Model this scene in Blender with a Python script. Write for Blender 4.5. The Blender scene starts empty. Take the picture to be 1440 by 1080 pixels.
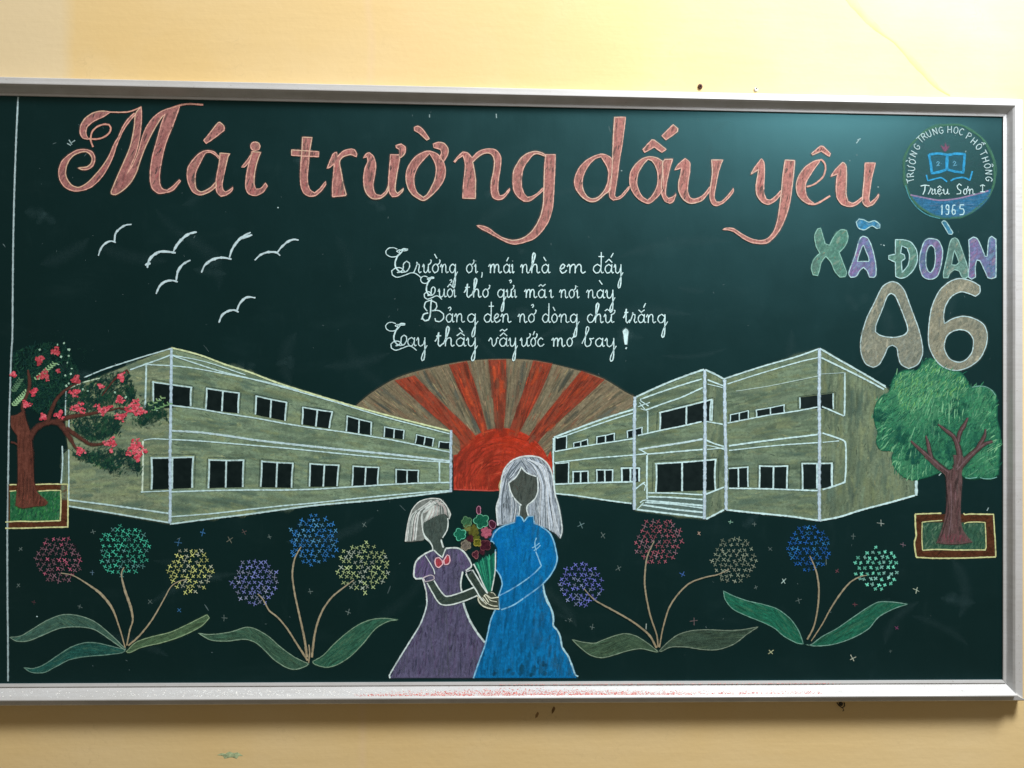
import bpy, math, random
import numpy as np
from mathutils import Vector, Matrix
from mathutils.geometry import tessellate_polygon

random.seed(7)
scene = bpy.context.scene
col_root = scene.collection

# ------------------------------------------------------------------ camera
YAW, PITCH, ROLL = 0.03507, 0.01397, 0.00858
CAM = Vector((-1.10546, -1.67641, 0.59472))
FPX = 1130.0                                   # focal length in pixels of a 1440 px wide picture
_cy, _sy, _cp, _sp = math.cos(YAW), math.sin(YAW), math.cos(PITCH), math.sin(PITCH)
_f = Vector((_sy * _cp, _cy * _cp, _sp))
_r0 = Vector((_cy, -_sy, 0.0))
_u0 = _r0.cross(_f)
_r = _r0 * math.cos(ROLL) + _u0 * math.sin(ROLL)
_u = -_r0 * math.sin(ROLL) + _u0 * math.cos(ROLL)
cam_data = bpy.data.cameras.new("camera")
cam = bpy.data.objects.new("camera", cam_data)
col_root.objects.link(cam)
m3 = Matrix((_r, _u, -_f)).transposed()
cam.matrix_world = Matrix.Translation(CAM) @ m3.to_4x4()
cam_data.sensor_width = 36.0
cam_data.lens = FPX / 1440.0 * 36.0
cam_data.clip_end = 100.0
cam_data.clip_start = 0.05
scene.camera = cam

# ------------------------------------------------------------------ world, lamps, exposure
world = bpy.data.worlds.new("World")
scene.world = world
world.use_nodes = True
bg = world.node_tree.nodes["Background"]
bg.inputs[0].default_value = (1.0, 0.83, 0.60, 1)
bg.inputs[1].default_value = 0.16
scene.view_settings.view_transform = 'Standard'
scene.view_settings.look = 'None'
scene.view_settings.exposure = 0.0
scene.view_settings.gamma = 1.0
scene.cycles.transparent_max_bounces = 64
scene.cycles.max_bounces = 6


def area_lamp(name, loc, target, sx, sy, power, color):
    ld = bpy.data.lights.new(name, 'AREA')
    ld.shape = 'RECTANGLE'
    ld.size, ld.size_y, ld.energy, ld.color = sx, sy, power, color
    o = bpy.data.objects.new(name, ld)
    col_root.objects.link(o)
    o.location = loc
    o.rotation_euler = (Vector(target) - Vector(loc)).to_track_quat('-Z', 'Y').to_euler()
    return o


area_lamp("window_light", (0.75, -2.7, 5.2), (-0.9, 0, 0.4), 1.7, 1.1, 440.0, (1.0, 0.99, 0.965))
area_lamp("lamp_light", (0.12, -0.85, 1.86), (-0.1, 0, 1.35), 0.5, 0.4, 17.0, (0.97, 0.985, 1.0))

# ------------------------------------------------------------------ helpers
def P(px, py, off=0.0):
    """Point of the board plane (off metres in front of it) seen at a place of the photograph."""
    d = _f * FPX + _r * (px - 720.0) - _u * (py - 540.0)
    t = (-off - CAM.y) / d.y
    return CAM + d * t


def link(name, mesh, parent=None, mat=None):
    o = bpy.data.objects.new(name, mesh)
    col_root.objects.link(o)
    if parent is not None:
        o.parent = parent
    if mat is not None:
        mesh.materials.append(mat)
    return o


def mesh_from(name, verts, faces):
    me = bpy.data.meshes.new(name)
    me.from_pydata([tuple(v) for v in verts], [], faces)
    me.update()
    return me


def srgb(c):
    out = []
    for v in c:
        v = v / 255.0
        out.append(v / 12.92 if v <= 0.04045 else ((v + 0.055) / 1.055) ** 2.4)
    return out


def new_mat(name):
    m = bpy.data.materials.new(name)
    m.use_nodes = True
    nt = m.node_tree
    b = nt.nodes["Principled BSDF"]
    return m, nt, b


def N(nt, kind, **kw):
    n = nt.nodes.new(kind)
    for k, v in kw.items():
        setattr(n, k, v)
    return n


def math_node(nt, op, a, b=None, clamp=False):
    n = nt.nodes.new("ShaderNodeMath")
    n.operation = op
    n.use_clamp = clamp
    for i, v in enumerate((a, b)):
        if v is None:
            continue
        if isinstance(v, (int, float)):
            n.inputs[i].default_value = v
        else:
            nt.links.new(v, n.inputs[i])
    return n.outputs[0]


def noise(nt, vec, scale, detail=3.0, rough=0.55, scl=None):
    if scl is not None:
        mp = nt.nodes.new("ShaderNodeMapping")
        mp.inputs['Scale'].default_value = scl
        nt.links.new(vec, mp.inputs['Vector'])
        vec = mp.outputs[0]
    n = nt.nodes.new("ShaderNodeTexNoise")
    n.inputs['Scale'].default_value = scale
    n.inputs['Detail'].default_value = detail
    n.inputs['Roughness'].default_value = rough
    nt.links.new(vec, n.inputs['Vector'])
    return n.outputs['Fac']


def maprange(nt, val, a, b, c, d, smooth=False):
    n = nt.nodes.new("ShaderNodeMapRange")
    if smooth:
        n.interpolation_type = 'SMOOTHSTEP'
    nt.links.new(val, n.inputs['Value'])
    for k, v in zip(('From Min', 'From Max', 'To Min', 'To Max'), (a, b, c, d)):
        n.inputs[k].default_value = v
    return n.outputs['Result']


def mixcol(nt, fac, a, b, mode='MIX'):
    n = nt.nodes.new("ShaderNodeMix")
    n.data_type = 'RGBA'
    n.blend_type = mode
    if isinstance(fac, (int, float)):
        n.inputs[0].default_value = fac
    else:
        nt.links.new(fac, n.inputs[0])
    for i, v in ((6, a), (7, b)):
        if isinstance(v, (tuple, list)):
            n.inputs[i].default_value = (v[0], v[1], v[2], 1)
        else:
            nt.links.new(v, n.inputs[i])
    return n.outputs[2]


# ------------------------------------------------------------------ materials
def make_wall_mat():
    m, nt, b = new_mat("yellow_wall_paint")
    geo = N(nt, "ShaderNodeNewGeometry")
    pos = geo.outputs['Position']
    big = noise(nt, pos, 1.3, 3)
    blot = noise(nt, pos, 5.0, 4, 0.6)
    fine = noise(nt, pos, 90.0, 3)
    brush = noise(nt, pos, 9.0, 4, 0.6, (0.35, 1, 3.0))
    c = mixcol(nt, maprange(nt, big, 0.35, 0.65, 0, 1), (0.79, 0.585, 0.275), (0.80, 0.62, 0.325))
    c = mixcol(nt, maprange(nt, blot, 0.45, 0.75, 0, 0.45), c, (0.83, 0.66, 0.38))
    c = mixcol(nt, maprange(nt, brush, 0.5, 0.8, 0, 0.3), c, (0.74, 0.54, 0.24))
    # an older, greyer coat at the left: bounded by an edge of its own
    sep = N(nt, "ShaderNodeSeparateXYZ")
    nt.links.new(pos, sep.inputs[0])
    wob = math_node(nt, 'ADD', sep.outputs[0], math_node(nt, 'MULTIPLY', noise(nt, pos, 6, 2), 0.03))
    c = mixcol(nt, math_node(nt, 'MULTIPLY', maprange(nt, wob, -1.975, -1.945, 0.6, 0.0), maprange(nt, sep.outputs[2], 0.9, 1.2, 0, 1)), c, (0.76, 0.66, 0.46))
    # scuffs, faint hairline scratches and a roller seam
    wv = noise(nt, pos, 3.0, 5, 0.7, (1, 1, 1))
    crack = maprange(nt, math_node(nt, 'ABSOLUTE', math_node(nt, 'SUBTRACT', wv, 0.5)), 0.0, 0.004, 0.22, 0.0)
    crack = math_node(nt, 'MULTIPLY', crack, maprange(nt, blot, 0.5, 0.62, 0, 1))
    c = mixcol(nt, crack, c, (0.50, 0.38, 0.20))
    seam = maprange(nt, math_node(nt, 'ABSOLUTE', math_node(nt, 'ADD', wob, 1.335)), 0.0, 0.012, 0.35, 0.0)
    c = mixcol(nt, seam, c, (0.80, 0.60, 0.38))
    scuff = maprange(nt, noise(nt, pos, 38.0, 4, 0.65, (1, 1, 0.5)), 0.66, 0.78, 0, 0.30)
    c = mixcol(nt, scuff, c, (0.66, 0.50, 0.27))
    nt.links.new(c, b.inputs['Base Color'])
    b.inputs['Roughness'].default_value = 0.62
    b.inputs['Specular IOR Level'].default_value = 0.25
    bp = N(nt, "ShaderNodeBump")
    bp.inputs['Strength'].default_value = 0.33
    bp.inputs['Distance'].default_value = 0.002
    h = math_node(nt, 'ADD', math_node(nt, 'MULTIPLY', fine, 0.4), brush)
    nt.links.new(h, bp.inputs['Height'])
    nt.links.new(bp.outputs[0], b.inputs['Normal'])
    return m


def make_board_mat():
    m, nt, b = new_mat("green_blackboard_enamel")
    geo = N(nt, "ShaderNodeNewGeometry")
    pos = geo.outputs['Position']
    big = noise(nt, pos, 2.2, 3)
    mid = noise(nt, pos, 9.0, 4, 0.6)
    smear = noise(nt, pos, 6.0, 5, 0.65, (1.0, 1, 3.2))
    wipe = noise(nt, pos, 14.0, 4, 0.6, (2.4, 1, 0.8))
    fine = noise(nt, pos, 420.0, 2)
    c = mixcol(nt, maprange(nt, big, 0.35, 0.65, 0, 1), (0.0001, 0.0054, 0.0062), (0.0003, 0.0070, 0.0080))
    # dust left by wiping
    d1 = maprange(nt, smear, 0.55, 0.9, 0, 0.020)
    d2 = maprange(nt, wipe, 0.58, 0.9, 0, 0.018)
    dust = math_node(nt, 'ADD', d1, d2)
    dust = math_node(nt, 'MULTIPLY', dust, maprange(nt, mid, 0.35, 0.7, 0.3, 1.3))
    dust = math_node(nt, 'ADD', dust, maprange(nt, fine, 0.62, 0.8, 0, 0.012))
    c = mixcol(nt, dust, c, (0.26, 0.46, 0.47))
    nt.links.new(c, b.inputs['Base Color'])
    rg = maprange(nt, mid, 0.3, 0.7, 0.40, 0.45)
    nt.links.new(rg, b.inputs['Roughness'])
    b.inputs['Specular IOR Level'].default_value = 0.95
    b.inputs['IOR'].default_value = 1.5
    b.inputs['Specular Tint'].default_value = (0.28, 0.89, 1.0, 1)
    bp = N(nt, "ShaderNodeBump")
    bp.inputs['Strength'].default_value = 0.12
    bp.inputs['Distance'].default_value = 0.001
    nt.links.new(math_node(nt, 'ADD', fine, math_node(nt, 'MULTIPLY', wipe, 2.0)), bp.inputs['Height'])
    nt.links.new(bp.outputs[0], b.inputs['Normal'])
    return m


def make_alu_mat():
    m, nt, b = new_mat("brushed_aluminium")
    geo = N(nt, "ShaderNodeNewGeometry")
    pos = geo.outputs['Position']
    lines = noise(nt, pos, 30.0, 4, 0.6, (0.12, 1, 6.0))
    blot = noise(nt, pos, 16.0, 4, 0.6)
    spots = noise(nt, pos, 160.0, 3, 0.6)
    c = mixcol(nt, maprange(nt, blot, 0.4, 0.7, 0, 1), (0.62, 0.635, 0.655), (0.54, 0.55, 0.555))
    c = mixcol(nt, maprange(nt, lines, 0.45, 0.75, 0, 0.5), c, (0.45, 0.45, 0.45))
    c = mixcol(nt, maprange(nt, spots, 0.66, 0.74, 0, 0.5), c, (0.30, 0.27, 0.24))
    nt.links.new(c, b.inputs['Base Color'])
    b.inputs['Metallic'].default_value = 0.25
    nt.links.new(maprange(nt, blot, 0.3, 0.7, 0.38, 0.55), b.inputs['Roughness'])
    bp = N(nt, "ShaderNodeBump")
    bp.inputs['Strength'].default_value = 0.15
    bp.inputs['Distance'].default_value = 0.0006
    nt.links.new(lines, bp.inputs['Height'])
    nt.links.new(bp.outputs[0], b.inputs['Normal'])
    return m


def make_chalk_mat(name="chalk"):
    m, nt, b = new_mat(name)
    geo = N(nt, "ShaderNodeNewGeometry")
    pos = geo.outputs['Position']
    at = N(nt, "ShaderNodeAttribute", attribute_name="Col")
    uv = N(nt, "ShaderNodeUVMap")
    sep = N(nt, "ShaderNodeSeparateXYZ")
    nt.links.new(uv.outputs[0], sep.inputs[0])
    v = math_node(nt, 'ABSOLUTE', sep.outputs[1])
    n1 = noise(nt, pos, 170.0, 3, 0.6)
    n2 = noise(nt, pos, 620.0, 2, 0.6)
    n3 = noise(nt, pos, 45.0, 3, 0.6)
    grain = math_node(nt, 'ADD', math_node(nt, 'MULTIPLY', n1, 0.9), math_node(nt, 'MULTIPLY', n2, 0.7))
    grain = maprange(nt, grain, 0.55, 1.05, 0.72, 1.30)
    edge = maprange(nt, math_node(nt, 'ADD', v, math_node(nt, 'MULTIPLY', n2, 0.35)), 0.80, 1.2, 1.0, 0.0)
    soft = maprange(nt, math_node(nt, 'ADD', v, math_node(nt, 'MULTIPLY', n2, 0.3)), 0.1, 1.15, 1.0, 0.0, True)
    isoft = math_node(nt, 'LESS_THAN', sep.outputs[0], 0.0)
    edge = math_node(nt, 'ADD', math_node(nt, 'MULTIPLY', soft, isoft), math_node(nt, 'MULTIPLY', edge, math_node(nt, 'SUBTRACT', 1.0, isoft)))
    a = math_node(nt, 'MULTIPLY', at.outputs['Alpha'], grain)
    a = math_node(nt, 'MULTIPLY', a, maprange(nt, n3, 0.3, 0.7, 0.85, 1.15))
    a = math_node(nt, 'MULTIPLY', a, edge, True)
    nt.links.new(a, b.inputs['Alpha'])
    br = maprange(nt, n1, 0.3, 0.7, 0.94, 1.10)
    cmb = N(nt, "ShaderNodeVectorMath", operation='SCALE')
    nt.links.new(at.outputs['Color'], cmb.inputs[0])
    nt.links.new(br, cmb.inputs['Scale'])
    nt.links.new(cmb.outputs[0], b.inputs['Base Color'])
    b.inputs['Roughness'].default_value = 0.95
    b.inputs['Specular IOR Level'].default_value = 0.1
    return m


def plain_mat(name, c, rough=0.6, metal=0.0, n_scale=60.0, var=0.25):
    m, nt, b = new_mat(name)
    geo = N(nt, "ShaderNodeNewGeometry")
    f = noise(nt, geo.outputs['Position'], n_scale, 3)
    cc = mixcol(nt, maprange(nt, f, 0.35, 0.65, 0, 1), tuple(x * (1 - var) for x in c), tuple(min(1, x * (1 + var)) for x in c))
    nt.links.new(cc, b.inputs['Base Color'])
    b.inputs['Roughness'].default_value = rough
    b.inputs['Metallic'].default_value = metal
    return m


M_WALL, M_BOARD, M_ALU, M_CHALK = make_wall_mat(), make_board_mat(), make_alu_mat(), make_chalk_mat()

# ------------------------------------------------------------------ wall
WALL_Y = 0.014
wall = link("wall", mesh_from("wall", [(-5, WALL_Y, -1.6), (2.5, WALL_Y, -1.6), (2.5, WALL_Y, 3.2), (-5, WALL_Y, 3.2),
                                       (-5, WALL_Y + .2, -1.6), (2.5, WALL_Y + .2, -1.6), (2.5, WALL_Y + .2, 3.2), (-5, WALL_Y + .2, 3.2)],
                              [(0, 1, 2, 3), (5, 4, 7, 6), (4, 5, 1, 0), (3, 2, 6, 7), (1, 5, 6, 2), (4, 0, 3, 7)]), None, M_WALL)
wall["kind"] = "structure"
wall["label"] = "yellow painted wall behind the chalkboard"

# ------------------------------------------------------------------ chalkboard: surface and frame
BW, BH = 3.6, 1.2
board = bpy.data.objects.new("chalkboard", None)
col_root.objects.link(board)
board["label"] = "green chalkboard in an aluminium frame covered with a coloured chalk drawing and lettering"
board["category"] = "chalkboard"

surf = link("writing_surface", mesh_from("writing_surface",
            [(-BW - .004, 0, -.004), (.004, 0, -.004), (.004, 0, BH + .004), (-BW - .004, 0, BH + .004),
             (-BW - .004, .01, -.004), (.004, .01, -.004), (.004, .01, BH + .004), (-BW - .004, .01, BH + .004)],
            [(0, 1, 2, 3), (5, 4, 7, 6), (4, 5, 1, 0), (3, 2, 6, 7), (1, 5, 6, 2), (4, 0, 3, 7)]), board, M_BOARD)

# profiles: (u = out from the board's edge, d = forward of the board surface)
PR_TOP = [(0, -.002), (0, .0035), (.0035, .0040), (.0042, .0025), (.0055, .0030), (.0150, .0170), (.0180, .0205), (.0200, .0205), (.0205, .0190), (.0205, -.001), (.0385, -.001), (.0400, -.0025), (.0400, -.0135), (0, -.0135)]
PR_BOT = [(0, -.002), (0, .0035), (.0050, .0050), (.0062, .0030), (.0085, .0040), (.0205, .0225), (.0235, .0260), (.0255, .0260), (.0260, .0245), (.0265, .0140), (.0385, .0125), (.0405, .0105), (.0405, -.0135), (0, -.0135)]
PR_SIDE = [(0, -.002), (0, .0035), (.0045, .0045), (.0052, .0025), (.0070, .0030), (.0125, .0155), (.0155, .0190), (.0170, .0190), (.0175, .0175), (.0180, .0030), (.0430, .0020), (.0445, .0000), (.0445, -.0135), (0, -.0135)]


def corner(side_h, side_v, k):
    """Mitre point k of the corner between a horizontal and a vertical rail."""
    uh, dh = (PR_TOP if side_h == 't' else PR_BOT)[k]
    uv_, dv = PR_SIDE[k]
    x = uv_ if side_v == 'r' else -BW - uv_
    z = BH + uh if side_h == 't' else -uh
    return Vector((x, -dh, z))


def corner_v(side_h, side_v, k):
    p = corner(side_h, side_v, k)
    return Vector((p.x, -PR_SIDE[k][1], p.z))


def rail(c0, c1, label, n=14, gap=0.0004):
    a, b = [c0(k) for k in range(14)], [c1(k) for k in range(14)]
    dirv = (b[5] - a[5]).normalized()
    verts = [p + dirv * gap for p in a] + [p - dirv * gap for p in b]
    faces = [(k, (k + 1) % 14, 14 + (k + 1) % 14, 14 + k) for k in range(14)]
    faces += [tuple(range(13, -1, -1)), tuple(range(14, 28))]
    me = mesh_from("frame_rail", verts, faces)
    import bmesh
    bm = bmesh.new(); bm.from_mesh(me)
    bmesh.ops.recalc_face_normals(bm, faces=bm.faces)
    bm.to_mesh(me); bm.free()
    o = link("frame_rail", me, board, M_ALU)
    o["label"] = label
    return o


rail(lambda k: corner('t', 'l', k), lambda k: corner('t', 'r', k), "upper aluminium rail with a dull slope facing down")
rail(lambda k: corner('b', 'l', k), lambda k: corner('b', 'r', k), "lower aluminium rail, its bright slope dusted with white and red chalk")
rail(lambda k: corner_v('b', 'r', k), lambda k: corner_v('t', 'r', k), "upright aluminium rail at the right end of the board")
rail(lambda k: corner_v('b', 'l', k), lambda k: corner_v('t', 'l', k), "upright aluminium rail at the far left end")

# ------------------------------------------------------------------ chalk strokes as thin geometry on the board
def lamp_term(p, loc, tgt, power):
    v = p - Vector(loc)
    r2 = v.length_squared
    vn = v.normalized()
    ax = (Vector(tgt) - Vector(loc)).normalized()
    return power / math.pi ** 2 * max(0, vn.dot(ax)) * abs(vn.y) / r2


def light_at(px, py):
    """How strongly the lamps light this place: turns a colour read off the photograph into a pigment."""
    p = P(px, py)
    e = [0.12, 0.104, 0.082]
    for o in bpy.data.objects:
        if o.type == 'LIGHT':
            d = o.matrix_basis.to_quaternion() @ Vector((0, 0, -1))
            t = lamp_term(p, o.location, Vector(o.location) + d, o.data.energy)
            e = [e[i] + t * o.data.color[i] for i in range(3)]
    return e


_ecache = {}


def pig(c, px, py):
    k = (int(px) // 40, int(py) // 40)
    if k not in _ecache:
        _ecache[k] = light_at(k[0] * 40 + 20, k[1] * 40 + 20)
    e = _ecache[k]
    r = [max(0.002, v / q) for v, q in zip(srgb(c), (e[0] * .84, e[1] * .80, e[2] * .775))]
    m = max(1.0, max(r) / 0.93)
    return [v / m for v in r]


def S(txt, crop=None):
    out = []
    for t in txt.replace(")(", " ").replace("(", " ").replace(")", " ").split():
        x, y = t.split(",")
        x, y = float(x), float(y)
        if crop:
            x, y = crop[0] + x / crop[2], crop[1] + y / crop[2]
        out.append((x, y))
    return out


def curve(pts, closed=False, step=2.2, corner_deg=52):
    """Catmull-Rom through the points, kept sharp where the line turns hard."""
    n = len(pts)
    if n < 3:
        a, b = pts[0], pts[-1]
        m = max(1, int(math.dist(a, b) / step))
        return [(a[0] + (b[0] - a[0]) * i / m, a[1] + (b[1] - a[1]) * i / m) for i in range(m + 1)]

    def g(i):
        return pts[i % n] if closed else pts[max(0, min(n - 1, i))]
    sharp = []
    for i in range(n):
        a, b, c = g(i - 1), g(i), g(i + 1)
        v1, v2 = (b[0] - a[0], b[1] - a[1]), (c[0] - b[0], c[1] - b[1])
        l1, l2 = math.hypot(*v1), math.hypot(*v2)
        if l1 < 1e-6 or l2 < 1e-6:
            sharp.append(True); continue
        co = max(-1, min(1, (v1[0] * v2[0] + v1[1] * v2[1]) / l1 / l2))
        sharp.append(math.degrees(math.acos(co)) > corner_deg)
    out = []
    for i in range(n if closed else n - 1):
        p0, p1, p2, p3 = g(i - 1), g(i), g(i + 1), g(i + 2)
        if sharp[i % n]:
            p0 = (2 * p1[0] - p2[0], 2 * p1[1] - p2[1])
        if sharp[(i + 1) % n]:
            p3 = (2 * p2[0] - p1[0], 2 * p2[1] - p1[1])
        m = max(1, int(math.dist(p1, p2) / step))
        for k in range(m):
            t = k / m
            q = []
            for d in (0, 1):
                m1, m2 = (p2[d] - p0[d]) / 2, (p3[d] - p1[d]) / 2
                # keep tangents no longer than the span
                q.append((2 * t ** 3 - 3 * t ** 2 + 1) * p1[d] + (t ** 3 - 2 * t ** 2 + t) * m1 * 0.9 +
                         (-2 * t ** 3 + 3 * t ** 2) * p2[d] + (t ** 3 - t ** 2) * m2 * 0.9)
            out.append(tuple(q))
    if not closed:
        out.append(pts[-1])
    return out


def inside(loops, X, Y):
    r = np.zeros(X.shape, bool)
    for lp in loops:
        a = np.array(lp)
        x1, y1 = a[:, 0], a[:, 1]
        x2, y2 = np.roll(x1, -1), np.roll(y1, -1)
        for i in range(len(a)):
            if y1[i] == y2[i]:
                continue
            c = ((y1[i] > Y) != (y2[i] > Y)) & (X < (x2[i] - x1[i]) * (Y - y1[i]) / (y2[i] - y1[i]) + x1[i])
            r ^= c
    return r


class Draw:
    """One chalk drawing or piece of it: everything it holds becomes one mesh."""

    def __init__(self, name, parent, label=None, rank=1):
        self.name, self.parent, self.label = name, parent, label
        self.base = 0.00006 + rank * 0.00042
        self.v, self.f, self.c, self.uv = [], [], [], []

    def off(self, layer):
        # layer 0..3: fill, hatching, line, top line
        lo = (0.0, 0.00004, 0.00024, 0.00032)[layer]
        hi = (0.00002, 0.00022, 0.00030, 0.00038)[layer]
        return self.base + random.uniform(lo, hi)

    def fill(self, loops, c, cov=0.8, layer=0, ref=None, spill=True):
        off = self.off(layer)
        vs = [[P(x, y, off) for x, y in lp] for lp in loops]
        tris = tessellate_polygon(vs)
        flat = [p for lp in vs for p in lp]
        b = len(self.v)
        self.v += flat
        pt = ref or loops[0][0]
        pc = pig(c, *pt)
        self.c += [(*pc, cov)] * len(flat)
        self.uv += [(0.5, 0.0)] * len(flat)
        self.f += [(b + t[0], b + t[1], b + t[2]) for t in tris]
        if spill:
            for lp in loops:
                if len(lp) > 3:
                    k = random.randrange(len(lp))
                    q = lp[k:] + lp[:k]
                    self.line(q, [random.uniform(3, 7) for _ in range(9)], c, cov * .17, layer=0, raw=len(lp) > 12, closed=True, soft=True)

    def line(self, pts, w, c, cov=0.95, layer=2, taper=0.0, wob=0.12, closed=False, raw=False, step=2.2, c2=None, soft=False):
        if not raw:
            pts = curve(pts, closed, step)
        if closed:
            pts = pts + pts[:1]
        n = len(pts)
        if n < 2:
            return
        off = self.off(layer)
        b = len(self.v)
        pc = pig(c, *pts[0])
        pe = pig(c2, *pts[-1]) if c2 else pc
        ws = random.uniform(0, 9)
        L = 0.0
        for i, (x, y) in enumerate(pts):
            x0, y0 = pts[max(0, i - 1)]
            x1, y1 = pts[min(n - 1, i + 1)]
            if closed and i in (0, n - 1):
                x0, y0 = pts[-2]; x1, y1 = pts[1]
            dx, dy = x1 - x0, y1 - y0
            l = math.hypot(dx, dy) or 1
            nx, ny = -dy / l, dx / l
            t = i / (n - 1)
            ww = w if not isinstance(w, (tuple, list)) else float(np.interp(t, np.linspace(0, 1, len(w)), w))
            ww *= 1 + wob * (math.sin(ws + i * 1.3) * 0.5 + random.uniform(-1, 1) * 0.6)
            if taper:
                ww *= 1 - taper * max(0.0, abs(2 * t - 1) - 0.6) / 0.4
            h = ww / 2 + 0.15
            j = random.uniform(-.12, .12)
            self.v += [P(x + nx * (h + j), y + ny * (h + j), off), P(x - nx * (h - j), y - ny * (h - j), off)]
            cv = cov * random.uniform(0.86, 1.1)
            cc = [pc[k] * (1 - t) + pe[k] * t for k in range(3)]
            self.c += [(*cc, cv)] * 2
            self.uv += [(-1.0 if soft else 1.0, 1.0), (-1.0 if soft else 1.0, -1.0)]
            L += l * 0.5
            if i:
                q = b + 2 * i
                self.f.append((q - 2, q - 1, q + 1, q))

    def hatch(self, loops, ang, length, w, dens, colors, cov=0.6, layer=1, jit=8, bend=0.0, step=2.0, holes_ok=True, seed=None, weight=None):
        """Chalk rubbed in strokes: kept inside the loops. ang: degrees or f(x, y)."""
        if seed is not None:
            random.seed(seed)
        if layer == 1:
            w, cov = w * 1.4, cov * 0.66
        xs = [p[0] for lp in loops for p in lp]
        ys = [p[1] for lp in loops for p in lp]
        x0, x1, y0, y1 = min(xs), max(xs), min(ys), max(ys)
        n = int((x1 - x0) * (y1 - y0) / (length * w) * dens)
        if n < 1:
            return
        cx = np.array([random.uniform(x0, x1) for _ in range(n)])
        cy = np.array([random.uniform(y0, y1) for _ in range(n)])
        ok = inside(loops, cx, cy)
        cx, cy = cx[ok], cy[ok]
        n = len(cx)
        if not n:
            return
        A = np.array([(ang(x, y) if callable(ang) else ang) + random.uniform(-jit, jit) for x, y in zip(cx, cy)]) * math.pi / 180
        Ls = np.array([length * random.uniform(0.45, 1.4) for _ in range(n)])
        K = max(2, int(length * 1.4 / 2 / step))
        ks = np.arange(-K, K + 1)
        bd = np.array([random.uniform(-bend, bend) for _ in range(n)])
        S_ = ks[None, :] * step
        ang2 = A[:, None] + bd[:, None] * S_ / max(1.0, length)
        X = cx[:, None] + np.cos(ang2) * S_
        Y = cy[:, None] - np.sin(ang2) * S_
        ins = inside(loops, X, Y)
        for i in range(n):
            if not ins[i, K]:
                continue
            a = b = K
            m = Ls[i] / 2
            while a > 0 and ins[i, a - 1] and (K - a + 1) * step <= m:
                a -= 1
            while b < 2 * K and ins[i, b + 1] and (b + 1 - K) * step <= m:
                b += 1
            if b - a < 1:
                continue
            pts = [(X[i, k], Y[i, k]) for k in range(a, b + 1)]
            if len(pts) > 6:
                pts = pts[::2] + ([pts[-1]] if (len(pts) - 1) % 2 else [])
            if callable(colors):
                c = colors(cx[i], cy[i])
            else:
                c = random.choice(colors)
            f = random.uniform(0.9, 1.1)
            c = [min(255, k * f) for k in c]
            self.line(pts, w * random.uniform(0.8, 1.7), c, cov * random.uniform(0.5, 1.25), layer, raw=True, taper=0.7, soft=True)

    def patches(self, loops, ang, colors, n, w=9, L=26, cov=0.4, jit=10):
        """Broad soft rubs of the side of the chalk."""
        xs = [p[0] for lp in loops for p in lp]; ys = [p[1] for lp in loops for p in lp]
        self.hatch(loops, ang, L, w, n * L * w / max(1, (max(xs) - min(xs)) * (max(ys) - min(ys))), colors, cov, layer=3, jit=jit, bend=.3)

    def done(self):
        me = bpy.data.meshes.new(self.name)
        me.from_pydata([tuple(p) for p in self.v], [], self.f)
        me.update()
        ca = me.color_attributes.new("Col", 'FLOAT_COLOR', 'POINT')
        ca.data.foreach_set("color", np.array(self.c, 'f').ravel())
        uvl = me.uv_layers.new(name="UVMap")
        li = np.zeros(len(me.loops), 'i')
        me.loops.foreach_get("vertex_index", li)
        uvl.data.foreach_set("uv", np.array(self.uv, 'f')[li].ravel())
        # turn every face towards the room
        nrm = np.zeros(len(me.polygons) * 3, 'f')
        me.polygons.foreach_get("normal", nrm)
        if (nrm.reshape(-1, 3)[:, 1] > 0).any():
            import bmesh
            bm = bmesh.new(); bm.from_mesh(me)
            bad = [f for f in bm.faces if f.normal.y > 0]
            bmesh.ops.reverse_faces(bm, faces=bad)
            bm.to_mesh(me); bm.free()
        o = link(self.name, me, self.parent, M_CHALK)
        if self.label:
            o["label"] = self.label
        return o


def group_part(name, label=None, parent=board):
    o = bpy.data.objects.new(name, None)
    col_root.objects.link(o)
    o.parent = parent
    if label:
        o["label"] = label
    return o


def lerp(a, b, t):
    t = max(0.0, min(1.0, t))
    return tuple(a[i] + (b[i] - a[i]) * t for i in range(3))


A_ = (0, 80, 4.8); B_ = (200, 120, 6); C_ = (400, 160, 6); D_ = (600, 160, 6); E_ = (800, 160, 6); F_ = (1000, 180, 6)
G_ = (1240, 120, 5.4); H_ = (1130, 300, 4.8); I_ = (120, 300, 4.5); J_ = (530, 330, 6); K_ = (730, 330, 6)
L_ = (0, 470, 6); M_ = (0, 600, 6); N_ = (80, 480, 6); O_ = (200, 580, 6); P_ = (400, 540, 6)
Q_ = (500, 490, 6); R_ = (700, 490, 6); S_ = (770, 570, 6); T_ = (880, 480, 6); U_ = (960, 570, 6); V_ = (1080, 480, 6)
W_ = (1120, 600, 6); X_ = (1200, 490, 6); Y_ = (1200, 640, 6)
a_ = (550, 630, 8); b_ = (650, 630, 8); c_ = (530, 740, 8); d_ = (640, 740, 8); e_ = (530, 830, 8); f_ = (640, 830, 8)
g_ = (0, 730, 4.5); h_ = (270, 710, 4.5); i_ = (770, 710, 4.5); j_ = (1000, 730, 4.5)

# ================================================================== title
title = group_part("title_lettering", "large cursive title in outlined pink chalk across the top")


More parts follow.
